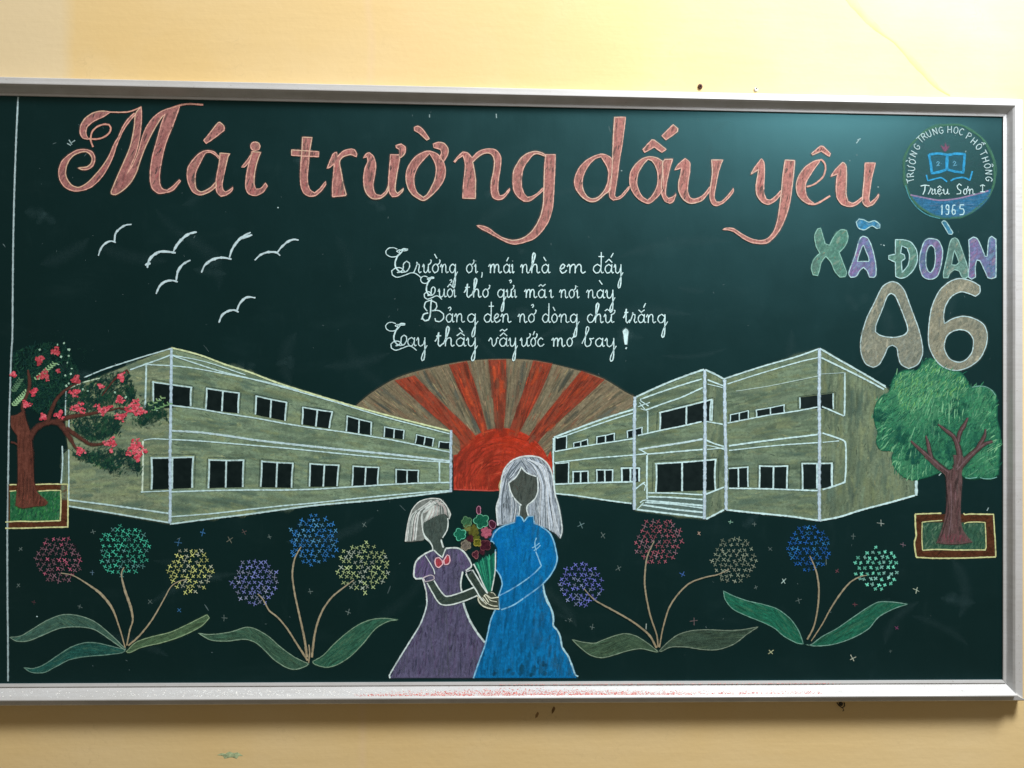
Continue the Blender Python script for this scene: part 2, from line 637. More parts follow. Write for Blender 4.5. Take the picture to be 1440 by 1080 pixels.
def title_letter(crop, loops_list, strokes=(), ang=75):
    """loops_list: each entry = list of loops (outer, holes)."""
    d = Draw("letter", title, rank=2)
    for loops in loops_list:
        lp = [curve(S(t, crop), True) for t in loops]
        x = lp[0][0][0]
        t = (x - 80) / 1150
        base = lerp((146, 97, 92), (202, 138, 127), t)
        dark = lerp((96, 66, 68), (132, 112, 104), t)
        lite = lerp((184, 134, 122), (226, 162, 150), t)
        d.fill(lp, base, 0.86)
        d.hatch(lp, ang, 16, 1.5, 0.75, [base, lite, base, lerp(base, (190, 90, 95), 0.6), dark, dark, lerp(dark, (150, 140, 120), 0.5)], 0.62, jit=14, bend=0.25)
        d.patches(lp, ang, [lerp(dark, (60, 75, 70), .4), lite, lerp(base, (150, 130, 115), .5)], 22 if len(loops[0]) > 160 else 5, 3.6, 14, .5, 10)
        d.hatch(lp, ang, 9, 1.6, 0.08, [lerp(dark, (40, 55, 55), 0.6)], 0.7, jit=10, layer=2)
        for l in lp:
            oc = lerp((200, 150, 132), (240, 190, 172), t)
            d.line(l, 1.3, oc, 0.92, raw=True, closed=True, wob=0.35)
            # a second pass of cream chalk here and there
            k = random.randrange(len(l))
            seg = [l[(k + q) % len(l)] for q in range(max(4, len(l) // 3))]
            d.line(seg, 1.3, lerp((205, 175, 145), (235, 205, 185), t), 0.7, layer=3, raw=True, wob=0.25)
    for txt, w in strokes:
        pts = S(txt, crop)
        t = (pts[0][0] - 80) / 1150
        d.line(pts, w, lerp((185, 120, 110), (232, 168, 152), t), 0.92, wob=0.15)
        d.line(pts, 0.9, lerp((205, 170, 140), (240, 200, 180), t), 0.7, layer=3)
    return d.done()


title_letter(A_, [
    ["(745,372)(690,366)(630,378)(575,415)(545,465)(541,515)(560,548)(600,556)(583,530)(580,500)(592,468)(640,430)(695,405)"],
    ["(528,750)(560,762)(602,755)(632,725)(640,680)(620,640)(575,625)(520,630)(460,665)(415,710)(397,770)(405,830)(440,880)(500,905)(560,900)(620,875)(670,830)(715,770)(760,680)(790,590)(830,500)(870,440)(912,388)(905,380)(860,425)(825,480)(800,540)(770,590)(735,670)(690,740)(640,800)(590,850)(535,880)(490,870)(455,830)(442,780)(455,720)(490,670)(540,645)(580,640)(610,660)(622,690)(612,722)(588,742)(560,746)"],
    ["(952,336)(955,400)(950,480)(940,560)(915,660)(885,730)(855,795)(890,740)(930,650)(955,560)(985,480)(1030,415)(1090,368)(1160,343)(1212,335)(1190,400)(1160,480)(1120,580)(1095,680)(1078,780)(1078,850)(1095,890)(1130,900)(1170,870)(1210,830)(1218,838)(1170,897)(1120,915)(1070,920)(1030,890)(1015,840)(1015,770)(1030,670)(1060,560)(1090,450)(1115,385)(1090,410)(1040,490)(985,600)(950,690)(920,780)(880,850)(830,900)(780,930)(752,925)(750,910)(800,790)(840,700)(880,600)(905,480)(915,385)"]],
    [("(600,553)(650,555)(700,542)(738,512)(748,480)(735,458)(700,455)(650,475)(620,510)(612,560)(628,608)", 2.6),
     ("(740,372)(820,374)(880,368)(955,338)", 2.0), ("(1160,345)(1210,328)(1270,318)(1372,323)", 2.8)], 68)
title_letter(B_, [
    ["(520,465)(580,390)(640,315)(655,312)(690,345)(690,380)(600,450)(540,490)"],
    ["(650,605)(610,565)(570,552)(520,555)(470,585)(420,640)(385,700)(380,780)(400,850)(430,900)(480,925)(530,915)(580,890)(628,850)(622,815)(580,860)(530,890)(490,898)(455,870)(445,810)(450,740)(480,670)(510,610)(535,572)(575,564)(620,590)(645,618)"],
    ["(655,572)(740,578)(725,600)(705,680)(685,770)(675,830)(680,880)(702,900)(735,885)(765,860)(755,890)(710,925)(665,935)(635,910)(622,860)(625,790)(645,680)(655,610)"]])
title_letter(B_, [
    ["(955,478)(985,490)(994,513)(985,540)(955,550)(925,540)(915,513)(925,488)"],
    ["(930,560)(915,590)(875,645)(838,690)(860,690)(905,640)"],
    ["(925,560)(1000,565)(985,600)(960,680)(945,770)(945,840)(960,875)(1000,870)(1040,825)(1055,850)(1020,900)(960,930)(900,915)(875,870)(875,800)(890,700)(915,610)"]])
title_letter(C_, [
    ["(62,305)(175,312)(290,320)(288,362)(175,358)(60,350)"],
    ["(152,198)(232,200)(222,260)(210,330)(205,400)(195,500)(195,580)(215,640)(255,668)(300,630)(345,570)(348,595)(310,650)(260,690)(210,695)(165,670)(140,610)(135,520)(140,400)(148,300)"]], (), 85)
title_letter(C_, [
    ["(360,460)(410,340)(440,325)(445,365)(490,320)(550,298)(590,305)(610,340)(605,362)(560,345)(500,360)(470,390)(465,420)(480,500)(495,590)(520,680)(515,690)(405,700)(405,600)(415,500)(420,420)(385,450)"]], (), 85)
title_letter(C_, [
    ["(665,372)(690,338)(715,328)(750,360)(770,430)(762,510)(748,590)(752,645)(775,682)(815,690)(855,655)(880,600)(878,640)(845,690)(800,715)(745,716)(700,682)(675,625)(668,545)(680,460)(705,400)(695,362)"],
    ["(895,345)(975,348)(965,420)(950,500)(935,600)(935,650)(955,672)(1005,630)(995,655)(955,693)(910,700)(885,660)(878,590)(885,480)(892,400)"],
    ["(940,268)(985,255)(1018,280)(1020,320)(1000,355)(970,375)(972,330)(968,300)(945,285)"]], (), 82)
title_letter(C_, [
    ["(1095,115)(1125,105)(1165,130)(1222,210)(1200,222)(1140,165)(1098,140)"],
    ["(1220,315)(1170,325)(1110,360)(1060,420)(1030,490)(1028,570)(1050,640)(1090,690)(1160,730)(1200,720)(1260,670)(1320,600)(1350,540)(1358,470)(1340,405)(1290,340)",
     "(1225,335)(1180,380)(1130,440)(1095,520)(1095,600)(1120,665)(1170,705)(1205,680)(1250,600)(1275,530)(1280,450)(1260,390)"],
    ["(1255,255)(1300,240)(1345,250)(1378,290)(1378,340)(1345,400)(1305,375)(1325,330)(1315,300)(1290,292)(1262,285)"]], (), 80)
title_letter(D_, [
    ["(230,405)(260,365)(305,322)(345,330)(383,372)(430,325)(490,300)(560,298)(600,320)(625,370)(622,450)(605,560)(600,640)(615,690)(650,685)(700,630)(700,645)(650,710)(600,725)(565,710)(545,665)(545,580)(565,480)(572,400)(555,350)(520,330)(470,340)(425,372)(388,408)(400,470)(412,560)(410,715)(305,712)(310,600)(322,500)(325,420)(308,352)(265,378)(238,408)"]], (), 85)
title_letter(D_, [
    ["(1000,345)(960,325)(910,318)(850,335)(800,370)(765,420)(735,480)(728,560)(735,640)(765,695)(820,735)(870,735)(920,700)(985,645)(980,625)(930,675)(880,700)(850,705)(820,670)(800,610)(800,530)(820,450)(860,390)(900,345)(940,337)(1000,358)"],
    ["(1005,345)(1085,345)(1080,500)(1070,700)(1060,800)(1030,900)(980,980)(910,1050)(820,1085)(740,1100)(680,1085)(600,1045)(520,1000)(460,970)(425,945)(460,945)(520,965)(580,1010)(650,1050)(730,1068)(810,1050)(880,1000)(930,930)(965,850)(985,750)(990,600)(995,450)"]], (), 85)
title_letter(E_, [
    ["(365,395)(330,355)(280,340)(220,355)(140,400)(80,470)(50,550)(55,620)(100,690)(160,735)(210,742)(250,725)(300,680)(345,640)(362,520)",
     "(272,362)(220,380)(170,430)(130,500)(112,570)(120,640)(155,700)(200,718)(245,705)(290,660)(325,590)(335,500)(320,440)"],
    ["(385,30)(478,28)(470,100)(450,250)(425,400)(410,520)(395,620)(385,690)(400,710)(440,690)(510,610)(505,635)(440,710)(375,728)(345,700)(340,620)(360,520)(368,380)(375,200)"]], (), 82)
title_letter(E_, [
    ["(625,300)(700,220)(720,222)(820,300)(785,325)(720,280)(640,325)"],
    ["(785,185)(880,92)(920,125)(915,150)(820,220)"],
    ["(790,400)(740,372)(680,362)(620,380)(560,430)(520,500)(515,590)(540,660)(590,720)(660,755)(710,735)(790,640)(795,500)",
     "(665,385)(625,430)(585,500)(572,580)(590,650)(620,700)(665,730)(705,690)(745,610)(752,520)(735,450)(700,395)"],
    ["(810,385)(875,383)(860,430)(835,530)(820,610)(815,680)(840,715)(880,700)(905,675)(880,740)(850,755)(810,735)(785,680)(780,600)(790,500)(790,420)"]], (), 78)
title_letter(E_, [
    ["(892,475)(925,425)(980,378)(1018,410)(1020,480)(1005,580)(1000,650)(1020,708)(1060,720)(1130,690)(1190,615)(1188,650)(1130,725)(1080,748)(1020,755)(965,720)(930,660)(925,590)(945,500)(950,455)"],
    ["(1205,390)(1300,390)(1285,420)(1260,500)(1240,600)(1225,700)(1245,745)(1290,740)(1350,680)(1388,630)(1380,670)(1310,745)(1250,775)(1210,760)(1190,700)(1195,620)(1210,500)"]], (), 82)
title_letter(F_, [
    ["(335,390)(370,330)(425,258)(445,290)(450,380)(445,480)(445,550)(465,600)(500,608)(550,570)(590,525)(588,560)(540,615)(480,645)(425,620)(385,560)(380,480)(395,390)(400,350)"],
    ["(625,270)(705,275)(700,350)(685,480)(665,620)(640,720)(600,820)(550,900)(480,965)(420,975)(340,965)(270,930)(200,880)(150,860)(98,858)(130,845)(190,850)(260,895)(340,935)(420,950)(480,930)(530,870)(560,780)(580,650)(595,520)(605,400)"]], (), 84)
title_letter(F_, [
    ["(848,215)(925,152)(945,155)(1005,215)(998,240)(930,195)(855,228)"],
    ["(915,268)(860,285)(790,335)(740,405)(718,480)(728,555)(765,605)(820,640)(872,645)(860,630)(815,590)(795,530)(800,460)(840,390)(880,330)(912,287)"]],
    [("(820,638)(880,642)(940,612)(1005,572)", 2.8), ("(900,274)(930,266)(960,300)(965,350)(945,410)(905,450)(860,480)(805,495)", 2.6)], 70)
title_letter(F_, [
    ["(1010,410)(1050,350)(1110,290)(1135,310)(1142,380)(1140,480)(1138,560)(1155,620)(1200,635)(1240,610)(1280,580)(1275,605)(1220,650)(1160,662)(1100,640)(1065,590)(1055,520)(1060,430)(1070,385)"],
    ["(1300,295)(1385,295)(1375,340)(1355,420)(1340,520)(1330,600)(1345,630)(1390,590)(1415,558)(1410,585)(1370,640)(1320,665)(1285,640)(1278,580)(1290,450)"]], (), 84)

# ================================================================== poem
GL = {
 'a': ["(.82,.75)(.5,1)(.15,.75)(.08,.35)(.3,.02)(.62,.12)(.82,.6)", "(.84,1)(.8,.35)(.88,.02)(1.05,.12)"],
 'b': ["(0,.35)(.3,1.1)(.6,1.9)(.62,2.2)(.48,2.3)(.38,2)(.32,1)(.28,.3)(.45,0)(.75,.15)(.85,.6)(.7,.95)(.95,.9)(1.1,1)"],
 'c': ["(.85,.8)(.55,1)(.2,.75)(.12,.35)(.4,.02)(.75,.1)(1,.3)"],
 'd': ["(.78,.75)(.45,1)(.15,.75)(.08,.35)(.3,.02)(.6,.12)(.78,.6)", "(.82,2.2)(.8,1)(.78,.3)(.88,.02)(1.05,.12)"],
 'D': ["(.78,.75)(.45,1)(.15,.75)(.08,.35)(.3,.02)(.6,.12)(.78,.6)", "(.82,2.35)(.8,1)(.78,.3)(.88,.02)(1.05,.12)", "(.55,1.85)(1.08,1.85)"],
 'e': ["(.1,.4)(.6,.6)(.78,.85)(.5,1.02)(.18,.75)(.12,.3)(.4,.0)(.8,.12)(1.02,.35)"],
 'g': ["(.82,.75)(.5,1)(.15,.75)(.08,.35)(.3,.02)(.62,.12)(.82,.6)", "(.85,1)(.84,0)(.82,-1.0)(.72,-1.55)(.56,-1.65)(.5,-1.4)(.62,-.9)(.9,-.25)(1.15,.15)"],
 'h': ["(0,.25)(.25,.9)(.5,1.7)(.55,2.1)(.42,2.25)(.3,2)(.25,1.2)(.2,0)", "(.2,.5)(.42,.92)(.65,.98)(.74,.75)(.74,.2)(.85,0)(1.05,.15)"],
 'i': ["(0,.7)(.35,1)(.42,.8)(.4,.2)(.6,0)(1,.2)"],
 'j': ["(0,.7)(.35,1)(.42,.8)(.4,.2)(.6,0)(1,.2)", "(.42,1.32)(.44,1.36)"],
 'm': ["(0,.7)(.1,.98)(.16,.8)(.15,0)", "(.15,.5)(.28,.92)(.4,.98)(.46,.75)(.45,0)", "(.46,.5)(.6,.92)(.72,.98)(.79,.75)(.79,.2)(.88,0)(1.04,.18)"],
 'n': ["(0,.65)(.14,.98)(.24,.8)(.22,0)", "(.22,.5)(.42,.92)(.62,.98)(.72,.75)(.72,.2)(.84,0)(1.05,.15)"],
 'o': ["(.5,1)(.15,.75)(.08,.35)(.38,.0)(.78,.2)(.88,.65)(.62,.98)(.45,1)"],
 'r': ["(-.1,0)(.2,.5)(.4,1)(.45,1.15)(.36,1.2)(.38,.98)(.7,.95)(.72,.7)(.6,.25)(.75,0)(1.0,.15)"],
 't': ["(0,.55)(.3,1)(.42,1.55)", "(.46,1.6)(.42,.8)(.4,.2)(.6,0)(1,.35)", "(.15,1.15)(.75,1.2)"],
 'u': ["(0,.65)(.14,1)(.2,.8)(.2,.2)(.38,.0)(.62,.2)(.75,.65)", "(.77,1)(.76,.3)(.86,.02)(1.05,.15)"],
 'v': ["(-.1,.6)(.12,.98)(.28,.8)(.34,.2)(.5,0)(.8,.4)(.85,.85)(.98,1)(1.1,.9)"],
 'y': ["(0,.65)(.14,1)(.2,.8)(.2,.2)(.4,.0)(.65,.2)(.8,.65)", "(.82,1)(.82,0)(.8,-1.0)(.7,-1.55)(.54,-1.65)(.48,-1.4)(.6,-.9)(.88,-.25)(1.06,.1)"],
 ',': ["(.4,.1)(.45,-.1)(.1,-.5)"],
 # marks: drawn round x .5, sitting over the letter
 'horn': ["(.8,.92)(1.05,1.1)(1.15,1.4)(1.0,1.45)"],
 'acute': ["(.45,1.3)(.72,1.75)"], 'acute2': ["(.72,1.75)(1.0,2.25)"],
 'grave': ["(.25,1.8)(.55,1.35)"], 'grave2': ["(.35,2.1)(.7,1.6)"],
 'circ': ["(.1,1.2)(.5,1.55)(.88,1.2)"], 'breve': ["(.12,1.5)(.45,1.2)(.85,1.5)"],
 'hook': ["(.3,1.6)(.55,1.75)(.65,1.55)(.48,1.3)"], 'hook2': ["(.45,1.95)(.7,2.1)(.78,1.9)(.6,1.7)"],
 'tilde': ["(.1,1.35)(.35,1.55)(.6,1.35)(.9,1.6)"], 'tilde2': ["(.1,1.75)(.35,1.95)(.6,1.75)(.9,2.0)"],
}
WHITE = (205, 232, 230)
poem = group_part("poem_lettering", "four lines of small cursive verse in white chalk")


def glyph(d, g, x0, x1, base, xh, crop, w=1.5, c=WHITE, cov=0.95):
    for txt in GL[g]:
        pts = []
        for t in txt.replace(")(", " ").strip("()").split():
            u, v = map(float, t.split(","))
            pts.append((crop[0] + (x0 + (x1 - x0) * u) / crop[2], crop[1] + (base - xh * v) / crop[2]))
        ww = w
        if g in 'gy' and len(pts) > 8 or (g == 'h' and len(pts) > 7):
            ww = [w, w * 1.25, w * 1.35, w, w * .8]
        d.line(pts, ww, c, cov, wob=0.15, step=1.3)


def verse(items, base, xh, crops, slope=0.0):
    d = Draw("verse_line", poem, rank=2)
    for it in items:
        crop, gs, x0, x1 = it
        bb = base + slope * ((crop[0] - 530) * 6 + x0)
        for g in gs.split("+"):
            glyph(d, g, x0, x1, bb, xh, crop, w=1.35 if gs[0] not in 'hmet' else 1.65)
    return d


T_STROKES = [("(215,145)(205,128)(225,118)(260,120)(258,132)(225,136)(190,128)(165,140)", 1.3), ("(165,140)(185,150)(205,128)(262,124)", 1.4),
             ("(172,122)(140,110)(100,114)(75,138)(80,165)(110,185)(150,187)(188,170)(214,140)", 1.4),
             ("(200,150)(175,180)(155,230)(157,270)(182,305)(215,318)", 2.4),
             ("(215,318)(250,310)(275,275)(275,240)(252,224)(226,245)(220,290)(196,315)(170,320)", 1.7),
             ("(235,312)(205,282)(160,280)(125,305)(130,340)(170,360)(230,343)(290,322)(330,330)(372,362)", 1.5)]


def big_T(d, fx, fy):
    for txt, w in T_STROKES:
        pts = [(J_[0] + fx(x) / 6, J_[1] + fy(y) / 6) for x, y in S(txt)]
        d.line(pts, w * .84, WHITE, 0.95, wob=0.15, step=1.3)


v1 = verse([(J_, 'r', 315, 375), (J_, 'u+horn', 385, 450), (J_, 'o+horn+grave2', 465, 525), (J_, 'n', 535, 600), (J_, 'g', 610, 672),
            (J_, 'o+horn', 752, 812), (J_, 'j', 822, 850), (J_, ',', 880, 900), (J_, 'm', 942, 1050), (J_, 'a+acute', 1065, 1130), (J_, 'j', 1135, 1158),
            (J_, 'n', 1212, 1285), (J_, 'h', 1290, 1372), (J_, 'a+grave', 1388, 1460),
            (K_, 'e', 340, 400), (K_, 'm', 405, 555), (K_, 'D', 620, 710), (K_, 'a+circ+acute2', 720, 795), (K_, 'y', 800, 872)], 322, 76, None, 0.002)
big_T(v1, lambda x: x, lambda y: y)
v1.done()
v2 = verse([(J_, 'u', 515, 585), (J_, 'o+circ+hook2', 590, 645), (J_, 'i', 645, 668), (J_, 't', 735, 800), (J_, 'h', 800, 878), (J_, 'o+horn', 890, 945),
            (J_, 'g', 1015, 1082), (J_, 'u+horn+hook2', 1090, 1148), (J_, 'i', 1155, 1180), (J_, 'm', 1245, 1348), (J_, 'a+tilde', 1358, 1430), (K_, 'i', 255, 290),
            (K_, 'n', 340, 410), (K_, 'o+horn', 418, 472), (K_, 'j', 480, 508), (K_, 'n', 568, 642), (K_, 'a+grave2', 652, 722), (K_, 'y', 728, 805)], 525, 72, None, 0.006)
big_T(v2, lambda x: 370 + (x - 75) * 0.6, lambda y: 352 + (y - 112) * 0.78)
v2.done()
v3 = verse([(J_, 'a+hook', 580, 650), (J_, 'n', 655, 738), (J_, 'g', 760, 842), (J_, 'D', 900, 980), (J_, 'e', 985, 1040), (J_, 'n', 1045, 1130),
            (J_, 'n', 1190, 1265), (J_, 'o+horn+hook2', 1275, 1335), (K_, 'd', 192, 265), (K_, 'o+grave', 272, 328), (K_, 'n', 335, 420), (K_, 'g', 428, 498),
            (K_, 'c', 570, 630), (K_, 'h', 628, 708), (K_, 'u+horn+tilde', 715, 798), (K_, 't', 880, 935), (K_, 'r', 935, 995), (K_, 'a+breve+acute2', 1000, 1068),
            (K_, 'n', 1072, 1150), (K_, 'g', 1165, 1242)], 738, 74, None, 0.003)
for txt, w in [("(460,545)(455,600)(450,680)(435,720)(405,727)(382,705)(395,672)(432,660)", 2.0),
               ("(425,645)(400,610)(410,570)(450,555)(500,575)(505,610)(485,638)(458,642)(520,640)(562,668)(562,705)(530,733)(495,728)(490,705)", 1.5), ("(372,712)(392,712)", 1.2)]:
    v3.line(S(txt, J_), w, WHITE, 0.95, step=1.3)
v3.done()
v4 = verse([(J_, 'a', 255, 330), (J_, 'y', 335, 420), (J_, 't', 490, 560), (J_, 'h', 560, 650), (J_, 'a+circ+grave2', 665, 750), (J_, 'y', 755, 845),
            (J_, 'v', 950, 1020), (J_, 'a+circ+tilde2', 1030, 1108), (J_, 'y', 1112, 1182), (J_, 'u+horn', 1208, 1285), (J_, 'o+horn+acute', 1295, 1345), (J_, 'c', 1352, 1410),
            (K_, 'm', 275, 385), (K_, 'o+horn', 400, 455), (K_, 'b', 530, 622), (K_, 'a', 640, 718), (K_, 'y', 725, 815)], 940, 74, None, 0.003)
big_T(v4, lambda x: 8 + .88 * x, lambda y: 742 + (y - 112) * .94)
ex = S("(900,793)(918,815)(915,860)(908,925)(895,925)(885,860)(878,815)", K_)
v4.fill([curve(ex, True)], WHITE, 0.95); v4.line(ex, 1.2, WHITE, closed=True)
v4.line(S("(898,955)(908,960)", K_), 3.2, WHITE)
v4.done()

# ================================================================== class name
cls = group_part("class_lettering", "rounded outlined capitals and a large letter and digit in pale chalk")


def class_letter(loops, c1, c2, outline, ang=60, label=None):
    d = Draw("letter", cls, label, rank=2)
    lp = [curve(S(t, H_), True) for t in loops]
    xs = [p[0] for p in lp[0]]
    x0, x1 = min(xs), max(xs)
    d.fill(lp, lerp(c1, c2, 0.5), 0.62)
    d.hatch(lp, ang, 9, 1.8, 1.7, lambda x, y: lerp(lerp(c1, c2, ((x - x0) / (x1 - x0) - .5) * 2.4 + .5), (90, 105, 105), random.random() * .28), 0.62, jit=35, bend=.5)
    ar = (x1 - x0) * 50
    d.patches(lp, ang, [lerp(c1, (225, 215, 190), .4), lerp(c1, (70, 90, 88), .45), lerp(c2, (200, 205, 190), .3), lerp(c2, (80, 100, 100), .4)], max(6, int(ar / 55)), 5, 15, .42, 25)
    d.hatch(lp, ang, 6, 1.1, .10, [lerp(c1, (50, 70, 70), .7), lerp(c1, (210, 180, 130), .5)], .6, layer=3, jit=30)
    for l in lp:
        d.line(l, 1.35, outline, 0.9, raw=True, closed=True, wob=.25)
    return d.done()


GRN, PUR, BLU, ICE = (100, 158, 140), (168, 128, 180), (118, 152, 196), (178, 214, 212)
class_letter(["(75,150)(95,105)(115,100)(130,150)(145,205)(175,215)(210,150)(250,112)(290,115)(300,165)(280,220)(240,265)(265,330)(290,400)(280,428)(245,430)(210,390)(185,330)(150,290)(120,330)(105,390)(95,420)(65,415)(52,370)(70,310)(110,270)(85,220)"], (125, 160, 145), (95, 160, 138), (140, 185, 170))
class_letter(["(400,155)(430,165)(455,210)(475,280)(488,350)(488,415)(475,432)(445,430)(430,390)(405,365)(380,385)(355,425)(320,432)(305,410)(315,370)(345,290)(370,200)(385,165)", "(405,215)(440,300)(440,325)(365,325)(368,300)(395,225)"], PUR, BLU, ICE)
class_letter(["(355,60)(375,38)(410,45)(440,60)(480,50)(515,75)(515,98)(495,102)(465,85)(440,95)(410,112)(370,98)"], (72, 165, 218), (80, 170, 215), ICE)
class_letter(["(620,178)(680,180)(730,200)(765,260)(765,330)(735,390)(690,430)(650,438)(622,425)(620,330)(575,310)(575,285)(620,275)", "(662,220)(700,235)(715,290)(705,350)(665,400)(660,325)(685,305)(680,280)(655,270)"], (130, 165, 150), GRN, ICE)
class_letter(["(860,170)(910,185)(938,250)(930,340)(905,420)(860,445)(810,430)(785,370)(785,290)(810,200)(835,175)", "(865,215)(885,240)(890,310)(880,370)(860,400)(840,390)(825,340)(828,270)(845,225)"], BLU, PUR, ICE)
class_letter(["(932,60)(945,50)(965,60)(1008,130)(1000,142)(980,140)(950,90)"], (85, 170, 210), (85, 170, 210), ICE)
class_letter(["(1020,165)(1045,185)(1080,280)(1105,360)(1112,425)(1095,438)(1070,430)(1050,390)(1020,380)(990,400)(975,435)(945,435)(945,400)(965,310)(985,210)(1000,175)", "(1018,245)(1050,330)(1030,350)(1000,348)(1000,330)"], (135, 165, 155), (110, 160, 145), (150, 190, 180))
class_letter(["(1115,180)(1145,160)(1175,175)(1205,240)(1225,290)(1240,290)(1250,180)(1270,155)(1298,175)(1300,300)(1298,430)(1270,440)(1245,435)(1215,370)(1190,320)(1170,315)(1160,350)(1160,430)(1135,445)(1112,430)(1120,300)"], PUR, (105, 152, 188), ICE)
class_letter(["(590,462)(640,475)(680,520)(700,570)(740,680)(780,790)(803,900)(800,960)(770,1020)(710,1048)(660,1020)(640,970)(630,910)(600,890)(570,905)(545,960)(510,1020)(470,1040)(420,1015)(390,950)(385,870)(400,790)(430,700)(480,600)(530,500)",
              "(590,540)(620,560)(660,650)(700,760)(700,800)(670,825)(600,838)(520,825)(485,800)(490,750)(530,650)(565,560)"], (164, 162, 138), (158, 162, 146), (188, 214, 214), 75)
class_letter(["(1190,490)(1140,460)(1060,440)(990,460)(920,520)(870,620)(850,720)(842,840)(855,920)(900,1000)(960,1045)(1040,1060)(1120,1035)(1190,980)(1230,900)(1240,820)(1215,750)(1150,710)(1080,695)(1010,710)(950,745)(945,690)(960,620)(1000,560)(1060,530)(1110,540)(1160,560)(1190,535)",
              "(1060,785)(1110,800)(1145,850)(1140,930)(1100,985)(1050,1005)(990,985)(955,930)(950,880)(970,825)(1010,795)"], (170, 164, 138), (164, 164, 144), (188, 214, 214), 75)

# ================================================================== school emblem
emb = group_part("school_emblem", "round school emblem with an open book, ring lettering and the year 1965")
cxp, cyp, rp = 1240 + 512 / 5.4, 120 + 652 / 5.4, 352 / 5.4
ring = Draw("emblem_ring", emb, rank=1)
circ = [(cxp + rp * math.cos(t * math.tau / 48), cyp + rp * 1.02 * math.sin(t * math.tau / 48)) for t in range(48)]
ring.fill([circ], (72, 112, 108), 0.16)
ring.hatch([circ], 20, 14, 2.5, 0.5, [(85, 110, 125), (80, 120, 112), (92, 108, 128)], 0.10, jit=60)
for k in range(3):
    ring.line([(cxp + (rp + random.uniform(-2.5, 1.0)) * math.cos(t * math.tau / 24), cyp + (rp * 1.02 + random.uniform(-2.5, 1.0)) * math.sin(t * math.tau / 24)) for t in range(24)], 2.6, (88, 142, 112), 0.36, closed=True)
ring.done()
water = Draw("emblem_base", emb, "blue lower segment with a mauve upper edge", rank=1)
wl = S("(215,828)(320,850)(430,870)(540,862)(650,840)(760,812)(838,785)(815,850)(760,915)(690,965)(600,1000)(510,1010)(420,995)(330,950)(260,890)", G_)
wl = curve(wl, True)
water.fill([wl], (62, 128, 168), 0.62, layer=2)
water.hatch([wl], 8, 14, 1.8, 1.4, [(60, 130, 175), (80, 140, 175), (52, 112, 150), (90, 130, 160)], 0.6, layer=3, jit=12)
water.line(S("(218,832)(320,853)(430,872)(540,865)(650,843)(760,815)(810,800)", G_), 2.2, (165, 140, 172), 0.75, layer=3)
water.line(S("(180,760)(210,850)(270,930)(350,985)(440,1012)", G_), 1.6, (90, 165, 175), 0.6, layer=3)
water.done()
book = Draw("emblem_book", emb, "open book outlined in bright blue above two curved ribbons", rank=1)
BC = (58, 160, 208)
for txt, w in [("(358,525)(372,600)(380,668)(435,658)(490,640)", 4.0), ("(500,640)(560,655)(618,662)(625,590)(630,522)(560,520)(502,530)", 4.0),
               ("(358,525)(430,518)(495,528)", 3.8), ("(497,520)(495,580)(494,640)", 5.0), ("(338,680)(350,725)(400,712)(450,702)(496,732)", 2.2),
               ("(522,726)(560,707)(620,700)(668,720)(688,652)", 2.4)]:
    book.line(S(txt, G_), w, BC, 0.85)
for txt in ["(415,590)(425,578)(438,585)(425,605)(415,612)(440,608)", "(450,592)(452,594)", "(540,590)(550,575)(562,585)(548,605)(540,612)(570,605)"]:
    book.line(S(txt, G_), 1.1, (120, 185, 210), 0.7)
pg = [S("(372,535)(485,535)(485,635)(385,655)", G_), ]
book.fill(pg, (60, 120, 140), 0.38)
book.fill([S("(510,535)(615,535)(608,650)(510,635)", G_)], (60, 120, 140), 0.38)
book.done()
tor = Draw("emblem_flame", emb, "small mauve flame over the book", rank=1)
fl = S("(448,455)(475,470)(485,440)(498,468)(515,458)(498,490)(480,505)(465,490)", G_)
tor.fill([fl], (146, 96, 122), 0.7); tor.hatch([fl], 70, 5, 1.2, 2, [(170, 112, 140), (130, 90, 118)], .6)
tor.done()

